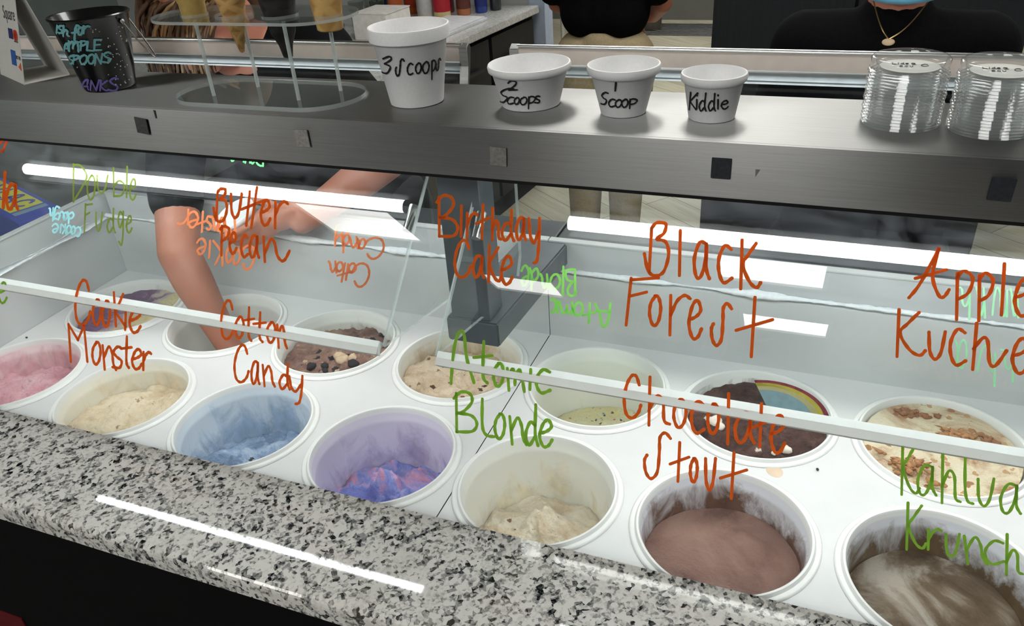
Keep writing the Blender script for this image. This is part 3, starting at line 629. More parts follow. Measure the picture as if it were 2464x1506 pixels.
# ---------------------------------------------------------------- steel shelf with its post
M_st = m_steel('brushed_steel'); M_std = m_steel('steel_dark', (.30, .31, .32), .32)
t = thing('steel_shelf', 'brushed stainless shelf carrying the cups, above the front glass', 'shelf', (0, -.12, .452))
B().box(-1.32, -.085, .053, 1.40, .095, .065, bev=.0015).build('top_plate', M_st, t)
B().prism([(-.090, .004), (-.0885, .0005), (-.085, .0005), (-.085, .0645), (-.0895, .0645)], (-1.32, 1.40), 'x').build('fascia', M_st, t, label='brushed steel front band')
B().box(-1.32, -.0885, -.0035, 1.40, -.0865, .0003).build('lower_strip', plain('strip_black', (10, 11, 12), .5), t, label='thin black strip')  # thin black strip along the lower edge of the fascia
pads = [(-.360, .4908, (74, 76, 74), .1), (-.0846, .4888, (150, 146, 142), -.02), (.1976, .483, (128, 126, 120), .05), (.4624, .488, (44, 48, 52), 0), (.7325, .4864, (40, 44, 50), .02)]
for k, (x, z, c, r) in enumerate(pads):
    b = B().box(-.0108, -.0022, -.0118, .0108, 0, .0118, bev=.0008)
    o = b.build('adhesive_pad', plain('pad_%d' % k, c, .9, var=.15, scale=300, bump=.4), t, (x, -.0902, z-.452)); o.rotation_euler.y = r
B().prism([(0, .004), (.005, .004), (.0005, -.005)], (-.0004, 0), 'y').build('glue_mark', plain('pad_mark', (120, 116, 112), .8), t, (.4985, -.0898, .033), label='grey torn scrap of glue')
B().prism([(0, .006), (.003, .0055), (.002, -.006), (0, -.006)], (-.0004, 0), 'y').build('glue_mark', plain('pad_mark2', (58, 54, 50), .8), t, (-.331, -.0898, .057), label='small dark torn scrap')

M_grey = plain('grey_powder_coat', (98, 104, 108), .35, metal=.35, var=.04)
t = thing('shelf_post', 'grey metal post on a flat arm, holding up the steel shelf', 'post', (.102, .0, .150))
B().prism([(-.043, -.140), (.043, -.140), (.060, .150), (-.030, .150)], (.0, .042), 'z', bev=.003).build('arm', M_grey, t, label='flat grey arm reaching over the tubs')
B().box(-.034, -.136, .0425, .030, -.086, .355, bev=.002).build('post', M_grey, t)

# ---------------------------------------------------------------- glass: front pane with flavour names, guards behind it
GO0 = Vector((0, -.380, .0305)); GO1 = Vector((0, -.206, .4515)); dO = (GO1-GO0).normalized(); nO = Vector((0, -dO.z, dO.y))
GI0 = Vector((0, -.292, .233)); aI = math.radians(44.5); dI = Vector((0, math.cos(aI), math.sin(aI))); nI = Vector((0, -dI.z, dI.y))
def surfO(u, s, h): p = GO0 + dO*s + nO*h; return (u, p.y, p.z)
def surfI(u, s, h): p = GI0 + dI*s + nI*h; return (u, p.y, p.z)
INK = {'o': m_paint('ink_orange', (255, 138, 58)), 'g': m_paint('ink_green', (176, 222, 92)), 'p': m_paint('ink_pale_green', (196, 214, 130), .35), 'c': m_paint('mirrored_cyan', (172, 224, 226), .1),
       'r': m_paint('mirrored_peach', (232, 152, 104), .2), 'l': m_paint('mirrored_lime', (160, 226, 120), .1), 'm': m_paint('mirrored_mint', (180, 228, 190), .35), 'n': m_paint('mirrored_neon', (130, 240, 150)),
       'q': m_paint('ink_peach_outline', (226, 120, 70))}
def pane(surf, x0, x1, s0, s1, th):
    b = B(); v = [b.b.verts.new(surf(x, s, h)) for h in (0, -th) for s in (s0, s1) for x in (x0, x1)]
    for q, mi in (((0, 1, 3, 2), 0), ((4, 6, 7, 5), 0), ((0, 4, 5, 1), 1), ((2, 3, 7, 6), 1), ((0, 2, 6, 4), 1), ((1, 5, 7, 3), 1)): b.face([v[i] for i in q], mi)
    return b
DESC = {'BUTTER': 'orange handwritten flavour name over the hand with the cup', 'DOUBLE': 'faded pale green flavour name, half wiped away', 'BIRTHDAY': 'orange handwritten flavour name in front of the grey post',
        'BLACK': 'large orange handwritten flavour name above the chocolate tubs', 'APPLE': 'large orange flavour name cut off by the frame above the toffee tub', 'COOKIE': 'orange flavour name above the cream tub',
        'COTTON': 'orange flavour name above the blue tub', 'ATOMIC': 'green flavour name above the vanilla coloured tub', 'CHOC': 'orange flavour name above the milk chocolate tub', 'KAHLUA': 'green flavour name above the scraped tub',
        'VANILLA': 'end of an orange flavour name by the blue carton', 'SHAPE': 'piece of an orange outline drawing under the shelf', 'EDGE': 'last letter of a green flavour name'}
t = thing('front_glass', 'long slanted front glass with orange and green flavour names', 'glass', (0, -.380, .0305))
def off(b, p):
    bmesh.ops.translate(b.b, verts=b.b.verts, vec=-Vector(p)); return b
PO = (0, -.380, .0305)
off(pane(surfO, -1.32, 1.40, -.004, .4535, .005), PO).build('pane', [m_glass('glass_front', ior=1.62, haze=.012), m_glass('glass_front', ior=1.62, haze=.012)], t, smooth=0)
for nm, col, wmm, tab in FRONT:
    b = B(); write(b, tab, wmm*.60e-3, surfO); off(b, PO).build('lettering', INK[col], t, smooth=0, label=DESC[nm])
RDESC = {'rDOUGH': ('painted upside down reflection of a cyan and lime flavour name by the blue carton', 0), 'rCOOKIE': ('painted upside down reflection of a peach flavour name over the foam cup', 0), 'rCOTTON': ('painted upside down reflection of a peach flavour name near the guard end', 0),
         'rATOMIC': ('painted upside down reflection of a lime flavour name beside the grey arm', 1), 'rKAHLUA': ('painted upside down reflection of a mint flavour name behind the orange one', 1), 'rDOUBLE': ('painted reflection of neon green letter tops just under the shelf', 0)}  # mirror images of flavour names, painted straight onto the guard panes
M_rail = plain('satin_aluminium', (236, 241, 237), .65, metal=.0, spec=.1, var=.02)
M_gl2 = m_glass('glass_guard', ior=1.55, haze=.018)
def guard(x0, x1, end_x, label, which):
    t = thing('sneeze_guard', label, 'glass guard', ((x0+x1)/2, -.292, .233), 'slanted guards behind the front glass'); O = ((x0+x1)/2, -.292, .233)
    off(pane(surfI, x0, x1, 0, .362, .005), O).build('pane', [M_gl2, m_edge()], t, smooth=0)
    b = B(); b.prism([(p.y, p.z) for p in (GI0+dI*s+nI*h for s, h in ((-.0145, .0025), (.0045, .0025), (.0045, -.0115), (.0015, -.0115), (.0015, -.0055), (-.0115, -.0055), (-.0115, -.0095), (-.0145, -.0095)))], (x0+.004, x1-.004), 'x', bev=.0006)
    off(b, O).build('bottom_rail', M_rail, t, label='pale aluminium rail along the lower edge')
    e = 1 if end_x == x1 else -1; xa = end_x-.0025 if e > 0 else end_x-.0025
    b = B(); b.prism([(-.2885, .2280), (-.03, .180), (.012, .192), (.028, .222), (.030, .478), (-.034, .478)], (xa, xa+.005), 'x', edge_mi=1)
    off(b, O).build('end_panel', [M_gl2, m_edge()], t, smooth=0, label='clear side sheet of the guard')
    for xx in (x0+.05, (x0+x1)/2, x1-.05): off(B().box(xx-.012, -.075, .440, xx+.012, -.045, .5045, bev=.001), O).build('hanger', M_std, t)
    b = B(); p = GI0 + dI*.175; b.tube([(end_x-.013*e, p.y+.004, p.z-.012), (end_x-.013*e, p.y+.034, p.z+.014)], .007, 12)
    off(b, O).build('hinge', M_st, t, label='round steel hinge')
    for nm, col, wmm, tab in MIRRORED:
        if RDESC[nm][1] == which:
            b = B(); write(b, tab, wmm*.62e-3, surfI); off(b, O).build('lettering', INK[col], t, smooth=0, label=RDESC[nm][0])
    return t, O
guard(-1.25, .040, .040, 'slanted glass guard with white lower rail, on the bucket side of the grey post', 0)
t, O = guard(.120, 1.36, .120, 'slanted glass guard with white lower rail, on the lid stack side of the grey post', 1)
# rainbow reflection painted on the guard pane, its lower part hidden by the rail
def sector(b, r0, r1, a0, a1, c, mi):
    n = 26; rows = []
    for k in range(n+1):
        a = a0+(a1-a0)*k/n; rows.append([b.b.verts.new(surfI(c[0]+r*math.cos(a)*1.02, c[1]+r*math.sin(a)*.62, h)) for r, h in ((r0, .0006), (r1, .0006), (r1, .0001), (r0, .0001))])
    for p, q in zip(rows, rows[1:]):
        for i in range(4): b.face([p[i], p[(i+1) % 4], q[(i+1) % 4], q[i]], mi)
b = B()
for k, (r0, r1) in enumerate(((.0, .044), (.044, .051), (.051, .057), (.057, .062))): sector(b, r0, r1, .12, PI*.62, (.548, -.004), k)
off(b, O).build('painted_reflection', [m_paint('reflection_sky', (196, 222, 232), .6, .02), m_paint('reflection_cream', (240, 234, 190), .6, .02), m_paint('reflection_yellow', (214, 206, 110), .55, .02), m_paint('reflection_maroon', (170, 90, 104), .55, .02)], t, smooth=0, label='painted sky blue reflection with yellow and maroon arcs')

# ---------------------------------------------------------------- raised rear lids behind the shelf
M_beige = plain('beige_band', (242, 230, 220), .45, var=.03); M_alu = m_steel('aluminium', (.72, .73, .72), .28, .5); M_alud = plain('aluminium_grey', (142, 150, 150), .5, metal=.1)  # the channels are a duller grey than the beads
def rear_lid(x0, x1, bracket_x, label):
    c = (x0+x1)/2; h = (x1-x0)/2
    t = thing('glass_cover', label, 'lid', (c, .045, .452), 'raised glass lids behind the shelf')
    B().tube([(-h, .004, .1015), (h, .004, .1015)], .0036, 14).build('top_bead', M_alu, t, label='bright aluminium bead')
    B().prism([(-.002, .098), (.003, .1), (.003, .080), (-.002, .079)], (-h+.004, h-.004), 'x').build('beige_band', M_beige, t, label='beige plastic band')
    B().prism([(-.006, .0765), (.008, .0765), (.008, .062), (-.006, .062), (-.006, .0645), (-.002, .0655), (-.002, .0725), (-.006, .0735)], (-h+.004, h-.004), 'x').build('channel', M_alud, t, label='grey grooved channel')
    o = B().prism([(-.0015, .010), (.0025, .010), (.0025, .066), (-.0015, .066)], (-h+.01, h-.01), 'x').build('pane', m_glass('glass_lid', ior=1.5), t, smooth=0)
    s = 1 if bracket_x > 0 else -1
    b = B().prism([(-.004, .100), (.006, .106), (.012, .098), (.004, .072), (-.012, .020), (-.020, .008), (-.028, .008), (-.012, .040), (-.002, .072)], (s*h-.004, s*h+.010) if s > 0 else (s*h-.010, s*h+.004), 'x', bev=.001)
    b.build('bracket', M_alu, t, label='shaped metal end bracket')
rear_lid(-1.22, .040, 1, 'raised rear lid with beige band, ending behind the tallest foam cup')
rear_lid(.128, 1.40, -1, 'raised rear lid with beige band, running behind the small cups and lids')

# ---------------------------------------------------------------- things on the shelf
ZS = .5172
M_foam = plain('white_foam', (246, 246, 246), .6, var=.015, scale=300, bump=.06)
M_ink = plain('black_marker', (18, 18, 22), .6)
def cup_prof(rb, h, rt):
    R = lambda z: rb + (rt-.002-rb)*z/h
    lip = h*.80 if h > .08 else h*.78
    return [(0, .0015), (rb-.003, .0015), (rb-.0025, 0), (rb, .0008), (R(lip), lip), (R(lip)+.0012, lip+.0008), (rt, lip+.0035), (rt+.0008, h-.003), (rt-.0002, h-.0004), (rt-.0018, h), (rt-.0032, h-.0014), (R(lip)-.0022, lip), (rb-.0025, .004), (0, .004)]
def foam_cup(cx, cy, rb, h, rt, label, txt=None, at=None, desc=None, group='foam cups on the shelf'):
    t = thing('foam_cup', label, 'cup', (cx, cy, ZS) if at is None else at, group)
    B().lathe(cup_prof(rb, h, rt), 64).build('body', M_foam, t, smooth=50)
    if txt: conetext(CUPTXT[txt], rb, h, rt, .0021 if h > .08 else .0019).build('lettering', M_ink, t, smooth=0, label=desc)
    return t
def conetext(tab, rb, h, rt, wd, lift=.0006):
    rm = (rb+rt)/2; b = B()
    def surf(u, z, hh):
        a = u/rm; r = rb + (rt-.002-rb)*z/h + hh + lift; return (r*math.cos(a), r*math.sin(a), z)
    for t_ in tab.split('|'):
        g, *k = t_.split(); ox, oy, ux, uy, vx, vy = (float(q)*1e-4 for q in k)
        for st in strokes(g): ribbon(b, [((ox+ux*p+vx*q)*rm, oy+uy*p+vy*q) for p, q in st], wd, surf)
    return b
foam_cup(.0437, -.1166, .0358, .0997, .0527, 'tallest white foam cup marked 3 scoops', 'three', desc='black handwriting 3 Scoops')
foam_cup(.2032, -.1051, .0372, .0530, .0525, 'wide low white foam cup marked 2 scoops', 'two', desc='black handwriting 2 Scoops')
foam_cup(.3293, -.1204, .0273, .0588, .0435, 'white foam cup marked 1 scoop', 'one', desc='black handwriting 1 Scoop')
foam_cup(.4361, -.1236, .0266, .0527, .0372, 'smallest white foam cup marked kiddie', 'kid', desc='black handwriting Kiddie')

# stacks of clear lids: every lid a thing of its own
M_lid = m_lid()
def lid_mesh():
    b = B(); b.lathe([(.0, .0024), (.030, .0024), (.0315, .0032), (.0335, .0032), (.0345, .0010), (.0370, .0006), (.0385, .0), (.0402, .0002), (.0406, .0006), (.0396, .0028), (.0388, .0031)], 72)
    return b
stacks = ((.638, -.1076, 'stack of lids nearer the kiddie cup'), (.7234, -.1173, 'stack of lids farther from the kiddie cup'))
first = lid_mesh().build('cup_cover', M_lid, None, (0, 0, 0), 18)
for si, (x, y, nm) in enumerate(stacks):
    for k in range(18):
        o = first if si == 0 and k == 0 else first.copy()
        if o is not first: COL.objects.link(o)
        o.location = (x+.0006*math.sin(k*2.1+si), y+.0005*math.cos(k*1.7), ZS+Z0+.0033*k); o.rotation_euler.z = k*.7
        lab = 'clear round plastic lid in the ' + nm
        if k == 0: lab = 'lowest clear lid, on the steel, in the ' + nm
        tag(o, lab, 'lid', 'clear lids in the ' + nm)
    top = ZS + .0033*17
    # domed rim of the uppermost lid and the paper disc inside it
    o = B().lathe([(.0385, .0), (.0392, .010), (.0378, .0118), (.0352, .0115), (.0335, .004), (.0325, .0035)], 72).build('cup_cover', M_lid, None, (x, y, top+.0034), 60)
    tag(o, 'deep clear lid topping the ' + nm, 'lid', 'clear lids in the ' + nm)
    t = thing('paper_disc', 'white paper disc with scribbled price, on the ' + nm, 'label', (x, y, top+.0044), 'paper discs on the lids')
    B().lathe([(0, .0), (.0295, 0), (.0295, .0004), (0, .0004)], 48).build('paper', plain('paper_white', (214, 214, 208), .8), t)
    b = B(); sf = lambda u, v, h: (u, v, .0004+h)
    for g, gx, gy, gw, gh in (('L', -.017, .004, .004, .007), ('i', -.012, .004, .002, .006), ('d', -.009, .004, .004, .007), ('s', -.004, .004, .003, .005), ('2', .002, .004, .004, .006), ('s', -.010, -.006, .003, .004), ('o', -.005, -.006, .003, .004), ('u', .0, -.006, .003, .004), ('C', .011, -.002, .007, .009)):
        for st in strokes(g): ribbon(b, [(gx+gw*p, gy+gh*q) for p, q in st], .0008, sf)
    b.build('lettering', M_ink, t, smooth=0)

# black bucket for sample spoons
t = thing('metal_bucket', 'black metal bucket with teal and purple writing and white dots', 'bucket', (-.5021, -.117, ZS))
M_pail = plain('black_enamel', (12, 13, 14), .25, coat=.4)
B().lathe([(0, .003), (.034, .003), (.0365, .0), (.0377, .001), (.0383, .004), (.0565, .106), (.0585, .1075), (.0592, .1095), (.0578, .111), (.0555, .1095), (.0362, .006), (0, .006)], 64).build('body', M_pail, t, smooth=50)
conetext(CUPTXT['pail'], .0377, .1106, .057+.002, .0030, .0006).build('lettering', plain('chalk_teal', (122, 186, 190), .7), t, smooth=0, label='teal handwriting about sample spoons')
conetext(CUPTXT['pailT'], .0377, .1106, .057+.002, .0030, .0006).build('lettering', plain('chalk_purple', (120, 104, 178), .7), t, smooth=0, label='purple handwriting THANKS')
random.seed(12); b = B()
for _ in range(95):
    z = random.uniform(.006, .096); a = random.uniform(-1.75, .2) ; r = .0377+(.057-.0377)*z/.1106+.0006
    if a < -.72 and (.006 < z < .028 or .028 < z < .040 or .048 < z < .088): continue
    b.ball((r*math.cos(a), r*math.sin(a), z), random.uniform(.0006, .0011), 6)
b.build('dots', plain('chalk_white', (210, 214, 216), .8), t, label='small white dots')
b = B(); pts = []
for k in range(15):
    a = PI*k/14; pts.append((.0585*math.cos(a)*1.0, -.012-.004*math.sin(a), .098-.062*math.sin(a)))
ang = math.radians(20)
pts = []
for k in range(15):                                                           # bail hanging down over the far right flank
    q = k/14; a = math.radians(6+66*q); s = math.sin(PI*q)
    pts.append(((.0570+.020*s)*math.cos(a), (.0570+.020*s)*math.sin(a), .098-.062*s))
b.tube(pts, .0011, 8).build('handle', m_steel('wire_steel', (.7, .66, .6), .2, 0), t, label='thin wire handle')
for p in (pts[0], pts[-1]): B().ball(p, .0042, 10).build('handle_ear', M_st, t)

# clear stand for cones
M_acr = m_glass('acrylic', (.93, .96, .96, 1), ior=1.55)
t = thing('cone_stand', 'clear acrylic stand holding four cones on the steel shelf', 'stand', (-.190, -.126, ZS))
def stadium(hl, r, n=20):
    return [(hl-r+r*math.cos(a), r*math.sin(a)) for a in (-PI/2+PI*k/n for k in range(n+1))] + [(-(hl-r)+r*math.cos(a), r*math.sin(a)) for a in (PI/2+PI*k/n for k in range(n+1))]
B().prism(stadium(.150, .066), (0, .006), 'z', edge_mi=1).build('base_plate', [M_acr, m_edge()], t, label='clear oval base')
# top plate with four round holes
CX = [-.1005, -.032, .045, .1215]; CR = [.0195, .0262, .0250, .0185]
def plate(b, pts, holes, z0, z1):
    bm = b.b
    for z, flip in ((z0, True), (z1, False)):
        es = []
        for loop in [pts] + [[(c+r*math.cos(2*PI*k/28), r*math.sin(2*PI*k/28)) for k in range(28)] for c, r in holes]:
            vs = [bm.verts.new((x, y, z)) for x, y in loop]
            es += [bm.edges.new((vs[i], vs[(i+1) % len(vs)])) for i in range(len(vs))]
        bmesh.ops.triangle_fill(bm, edges=es, use_beauty=True)
    for loop in [pts] + [[(c+r*math.cos(2*PI*k/28), r*math.sin(2*PI*k/28)) for k in range(28)] for c, r in holes]:
        lo = [bm.verts.new((x, y, z0)) for x, y in loop]; hi = [bm.verts.new((x, y, z1)) for x, y in loop]
        for i in range(len(loop)):
            j = (i+1) % len(loop); f = bm.faces.new([lo[i], lo[j], hi[j], hi[i]]); f.material_index = 1
    return b
plate(B(), stadium(.158, .062), list(zip(CX, CR)), .1095, .1135).build('top_plate', [M_acr, m_edge()], t, label='clear oval top with round holes')
for x, y in ((-.075, -.030), (.071, -.030), (-.036, .022), (.106, .022)):
    B().tube([(x, y, .006), (x, y, .1095)], .0028, 10).build('leg', m_edge(), t)
def cone_prof(kind):
    if kind == 'sugar': return [(0, .0), (.0035, .002), (.0300, .112), (.0308, .125), (.0288, .125), (.0275, .112), (0, .012)]
    if kind == 'dark': return [(0, .0), (.0065, .002), (.0095, .018), (.0165, .034), (.0172, .0375), (.0262, .085), (.0262, .125), (.0245, .125), (.0150, .04), (0, .02)]
    if kind == 'cake': return [(0, .001), (.0150, .0), (.0172, .002), (.0182, .020), (.0192, .0215), (.0225, .058), (.0260, .062), (.0275, .088), (.0258, .088), (.0205, .058), (.0150, .006), (0, .006)]
M_cake = m_waffle('cake_cone', (238, 194, 122), (212, 162, 92), .55)
zb = ZS+.1135
for kind, x, z, m, lab in (('cake', CX[0], zb-.006, plain('cake_cone_pale', (206, 176, 104), .6, scale=120), 'pale cake cone standing first in the acrylic stand'), ('sugar', CX[1], zb-.0535, m_waffle('sugar_cone', (226, 182, 116), (192, 146, 84)), 'pointed brown sugar cone in the acrylic stand'),
                           ('dark', CX[2], zb-.059, m_waffle('dark_cone', (30, 26, 25), (14, 12, 12)), 'black cookie cone in the acrylic stand'), ('cake', CX[3], zb-.0205, M_cake, 'orange tan cake cone hanging lowest, last in the acrylic stand')):
    b = B().lathe(cone_prof(kind), 40)
    o = b.build('ice_cream_cone', m, None, (-.190+x, -.126, z), 50)
    tag(o, lab, 'cone', 'cones in the acrylic stand')

# folded card with payment marks
t = thing('table_sign', 'white folded tabletop card with card payment marks', 'sign', (-.678, -.130, ZS), None, math.radians(-24))
M_card = plain('card_white', (214, 212, 206), .7, var=.02)
th = math.atan2(.036, .15)
b = B(); L = .16; dx, dz = math.sin(th), math.cos(th)
def card(y0, z0, y1, z1, x0=-.13, x1=0, tk=.0012):
    v = Vector((0, y1-y0, z1-z0)).normalized(); n = Vector((0, -v.z, v.y))*tk; bb = []
    for x in (x0, x1):
        for (y, z) in ((y0, z0), (y1, z1)):
            bb.append(b.b.verts.new((x, y, z))); bb.append(b.b.verts.new((x, y-n.y, z-n.z)))
    for q in ((0, 2, 6, 4), (1, 5, 7, 3), (0, 1, 3, 2), (4, 6, 7, 5), (0, 4, 5, 1), (2, 3, 7, 6)): b.face([bb[i] for i in q])
card(0, .0006, L*dx, L*dz); card(.072, .0006, L*dx+.0015, L*dz); card(0, .0008, .072, .0008)
b.build('card', M_card, t, smooth=0)
def cs(u, v, h): return (u, v*dx-h*dz, v*dz+h*dx)
def text_mesh(s, size, name, mat, parent, u, v, align='RIGHT', label=None, stretch=1):
    cu = bpy.data.curves.new(name, 'FONT'); cu.body = s; cu.size = size; cu.align_x = align; cu.extrude = .0002
    tmp = bpy.data.objects.new('tmp', cu); COL.objects.link(tmp); bpy.context.view_layer.update()
    me = bpy.data.meshes.new_from_object(tmp.evaluated_get(bpy.context.evaluated_depsgraph_get())); bpy.data.objects.remove(tmp)
    for q in me.vertices: q.co = Vector(cs(u+q.co.x*stretch, v+q.co.y, .0003+max(0, q.co.z)))
    me.name = name; me.materials.clear(); me.materials.append(mat)
    o = bpy.data.objects.new(name, me); COL.objects.link(o); o.parent = parent
    if label: o['label'] = label
M_txt = plain('print_grey', (70, 70, 72), .7)
text_mesh('Square', .029, 'lettering', M_txt, t, -.008, .098, label='grey printed word Square', stretch=.8)
text_mesh('mastercard', .0050, 'lettering', M_txt, t, -.006, .0645, stretch=.9)
text_mesh('DISC VER', .0080, 'lettering', plain('print_dark', (40, 40, 44), .7), t, -.003, .038, label='small dark printed card name', stretch=.75)
b = B()
def disc(u, v, r):
    n = 28; c = b.b.verts.new(cs(u, v, .0008)); ring = [b.b.verts.new(cs(u+r*math.cos(2*PI*k/n), v+r*math.sin(2*PI*k/n), .0008)) for k in range(n)]
    lo = [b.b.verts.new(cs(u+r*math.cos(2*PI*k/n), v+r*math.sin(2*PI*k/n), .0002)) for k in range(n)]
    for k in range(n): b.face([c, ring[k], ring[(k+1) % n]]); b.face([ring[k], lo[k], lo[(k+1) % n], ring[(k+1) % n]])
disc(-.0190, .0755, .0085); disc(-.0130, .0755, .0085)
b.build('card_mark', plain('print_red', (206, 62, 36), .6), t, smooth=0, label='overlapping red orange circles')
def quad(name, mat, pts, label):
    bb = B(); vs = [bb.b.verts.new(cs(u, v, .0008)) for u, v in pts]; lo = [bb.b.verts.new(cs(u, v, .0002)) for u, v in pts]; bb.face(vs)
    for i in range(len(pts)): j = (i+1) % len(pts); bb.face([vs[i], lo[i], lo[j], vs[j]])
    bb.build(name, mat, t, smooth=0, label=label)
quad('card_mark', plain('print_orange', (224, 96, 40), .6), [(-.004, .021), (-.004, .034), (-.018, .0255)], 'small orange corner')
quad('card_mark', plain('print_navy', (30, 40, 96), .6), [(-.052, .068), (-.030, .068), (-.030, .084), (-.052, .084)], 'navy card mark')
quad('card_mark', plain('print_blue', (40, 92, 170), .6), [(-.052, .026), (-.0275, .026), (-.0275, .050), (-.052, .050)], 'blue card mark')

# ---------------------------------------------------------------- behind the counter
t = thing('back_counter', 'black cabinet run with pale granite worktop by the pale blue door post', 'counter', (-1.5, 2.0, -.8))
A = [(-.98, 1.36), (-.83, 2.80), (-2.3, 2.80), (-2.3, 1.36)]
loc = lambda pts: [(x+1.5, y-2.0) for x, y in pts]
M_gr2 = plain('granite_pale', (196, 196, 192), .15, var=.14, scale=90)
B().prism(loc(A), (.885, .920), 'z', bev=.003).build('worktop', M_gr2, t, label='pale speckled worktop')
Bq = [(-1.01, 1.39), (-.865, 2.79), (-2.28, 2.79), (-2.28, 1.39)]
B().prism(loc(Bq), (0, .8845), 'z').build('cabinet_body', M_black, t, label='black cabinet body')
dv = Vector((.145, 1.40, 0)).normalized(); nv = Vector((dv.y, -dv.x, 0))
def front_box(b, s0, s1, z0, z1, d0, d1):
    p = Vector((-1.01+1.5, 1.39-2.0, 0)); vs = []
    for z in (z0, z1):
        for s, d in ((s0, d0), (s1, d0), (s1, d1), (s0, d1)):
            q = p+dv*s+nv*d; vs.append(b.b.verts.new((q.x, q.y, z)))
    for q in ((0, 3, 2, 1), (4, 5, 6, 7), (0, 1, 5, 4), (1, 2, 6, 5), (2, 3, 7, 6), (3, 0, 4, 7)): b.face([vs[i] for i in q])
M_hand = plain('handle_dark', (58, 60, 62), .35, metal=.8)
for k in range(3):
    b = B(); front_box(b, .03+k*.46, .46+k*.46, .66, .865, .0005, .018); d = b.build('drawer', plain('black_front', (22, 23, 25), .5), t)
    b = B(); front_box(b, .12+k*.46, .37+k*.46, .745, .757, .0185, .038); b.build('handle', M_hand, d, label='dark bar handle')
    b = B(); front_box(b, .03+k*.46, .46+k*.46, .10, .65, .0005, .018); b.build('door', plain('black_front', (22, 23, 25), .5), t)

ZC = .1202
def bottle(x, y, r, h, rgb, cap, band, label, name='bottle', clear=False):
    t = thing(name, label, 'bottle', (x, y, ZC), 'bottles on the back counter')
    m = plain('bottle_%d_%d_%d' % rgb, rgb, .25, coat=.3)
    B().lathe([(0, 0), (r*.92, 0), (r, .006), (r, h*.62), (r*.8, h*.72), (r*.36, h*.82), (r*.34, h*.93), (0, h*.93)], 24).build('body', m, t)
    B().lathe([(0, h*.93), (r*.42, h*.90), (r*.42, h), (0, h)], 18).build('cap', plain('cap_%d_%d_%d' % cap, cap, .4), t)
    if band: B().lathe([(r*1.01, h*.12), (r*1.02, h*.12), (r*1.02, h*.48), (r*1.01, h*.48)], 24, closed=True).build('label_band', plain('band_%d_%d_%d' % band, band, .6), t)
bottle(-1.345, 2.30, .034, .24, (170, 84, 40), (30, 30, 30), None, 'amber brown syrup bottle next to the white carton on the back counter')
bottle(-1.285, 2.47, .038, .27, (210, 208, 200), (220, 220, 220), (196, 200, 198), 'white bottle with grey label on the back counter')
bottle(-1.20, 2.48, .040, .26, (226, 210, 150), (190, 40, 40), (176, 34, 46), 'cream yellow bottle with red label on the back counter')
bottle(-1.125, 2.56, .034, .25, (176, 108, 70), (60, 30, 24), (96, 52, 40), 'caramel coloured bottle on the back counter')
bottle(-1.06, 2.62, .030, .24, (38, 62, 140), (220, 220, 220), (30, 44, 110), 'dark blue bottle on the back counter')
bottle(-1.01, 2.68, .028, .22, (40, 44, 48), (20, 20, 22), None, 'small dark bottle last in the row on the back counter')
bottle(-1.42, 2.60, .040, .25, (196, 96, 36), (30, 30, 30), (180, 60, 30), 'orange bottle behind the syrup bottles on the back counter')
bottle(-1.52, 2.58, .042, .27, (40, 58, 120), (230, 230, 230), (26, 40, 100), 'navy blue bottle behind the clear cups on the back counter')
bottle(-1.235, 2.62, .030, .28, (120, 40, 50), (30, 30, 30), None, 'dark red bottle behind the white one on the back counter')
M_cp = m_glass('clear_cup', (.8, .82, .8, 1), ior=1.5)
for k, (x, y) in enumerate(((-1.50, 2.34), (-1.45, 2.38), (-1.43, 2.28), (-1.53, 2.26))):
    o = B().lathe([(0, .001), (.026, 0), (.036, .11), (.0375, .112), (.035, .111), (.025, .003), (0, .003)], 24).build('clear_cup', M_cp, None, (x, y, ZC), 50)
    tag(o, 'clear plastic cup in the cluster beside the orange bottle on the back counter', 'cup', 'clear cups on the back counter')
t = thing('white_carton', 'white cardboard box standing on the back counter behind the tallest cup', 'box', (-1.30, 2.09, ZC), None, -.05)
B().box(-.085, -.10, 0, .085, .10, .105, bev=.002).build('box_body', plain('carton_white', (220, 216, 208), .8), t, smooth=0)
B().prism([(-.088, -.10), (.088, -.10), (.088, .10), (-.088, .10)], (.1055, .109), 'z').build('box_flap', plain('carton_white', (220, 216, 208), .8), t, smooth=0)
t = thing('stacked_tray', 'low grey paper stack lying on the back counter worktop near the edge', 'tray', (-1.08, 2.26, ZC), None, -.1)
B().box(-.11, -.19, 0, .11, .19, .012, bev=.002).build('tray', plain('tray_pale', (204, 206, 208), .5), t)
B().box(-.10, -.18, .0122, .10, .18, .018, bev=.001).build('sheet', plain('tray_sheet', (214, 215, 218), .7), t)
# crumpled clear bag in front of the carton
random.seed(6); b = B(); b.ball((0, 0, .045), (.085, .07, .05), 36)
for v in b.b.verts:
    q = mn.noise(v.co*38)*.016+mn.noise(v.co*90)*.008; v.co += Vector((q, mn.noise(v.co*50+Vector((5, 0, 0)))*.014, q*.6)); v.co.z = max(v.co.z, 0)
o = b.build('plastic_bag', m_glass('bag_clear', (.86, .88, .88, 1), ior=1.5, rough=.08), None, (-1.48, 1.92, ZC), 20)
tag(o, 'crumpled clear plastic bag beside the white cardboard box', 'bag')

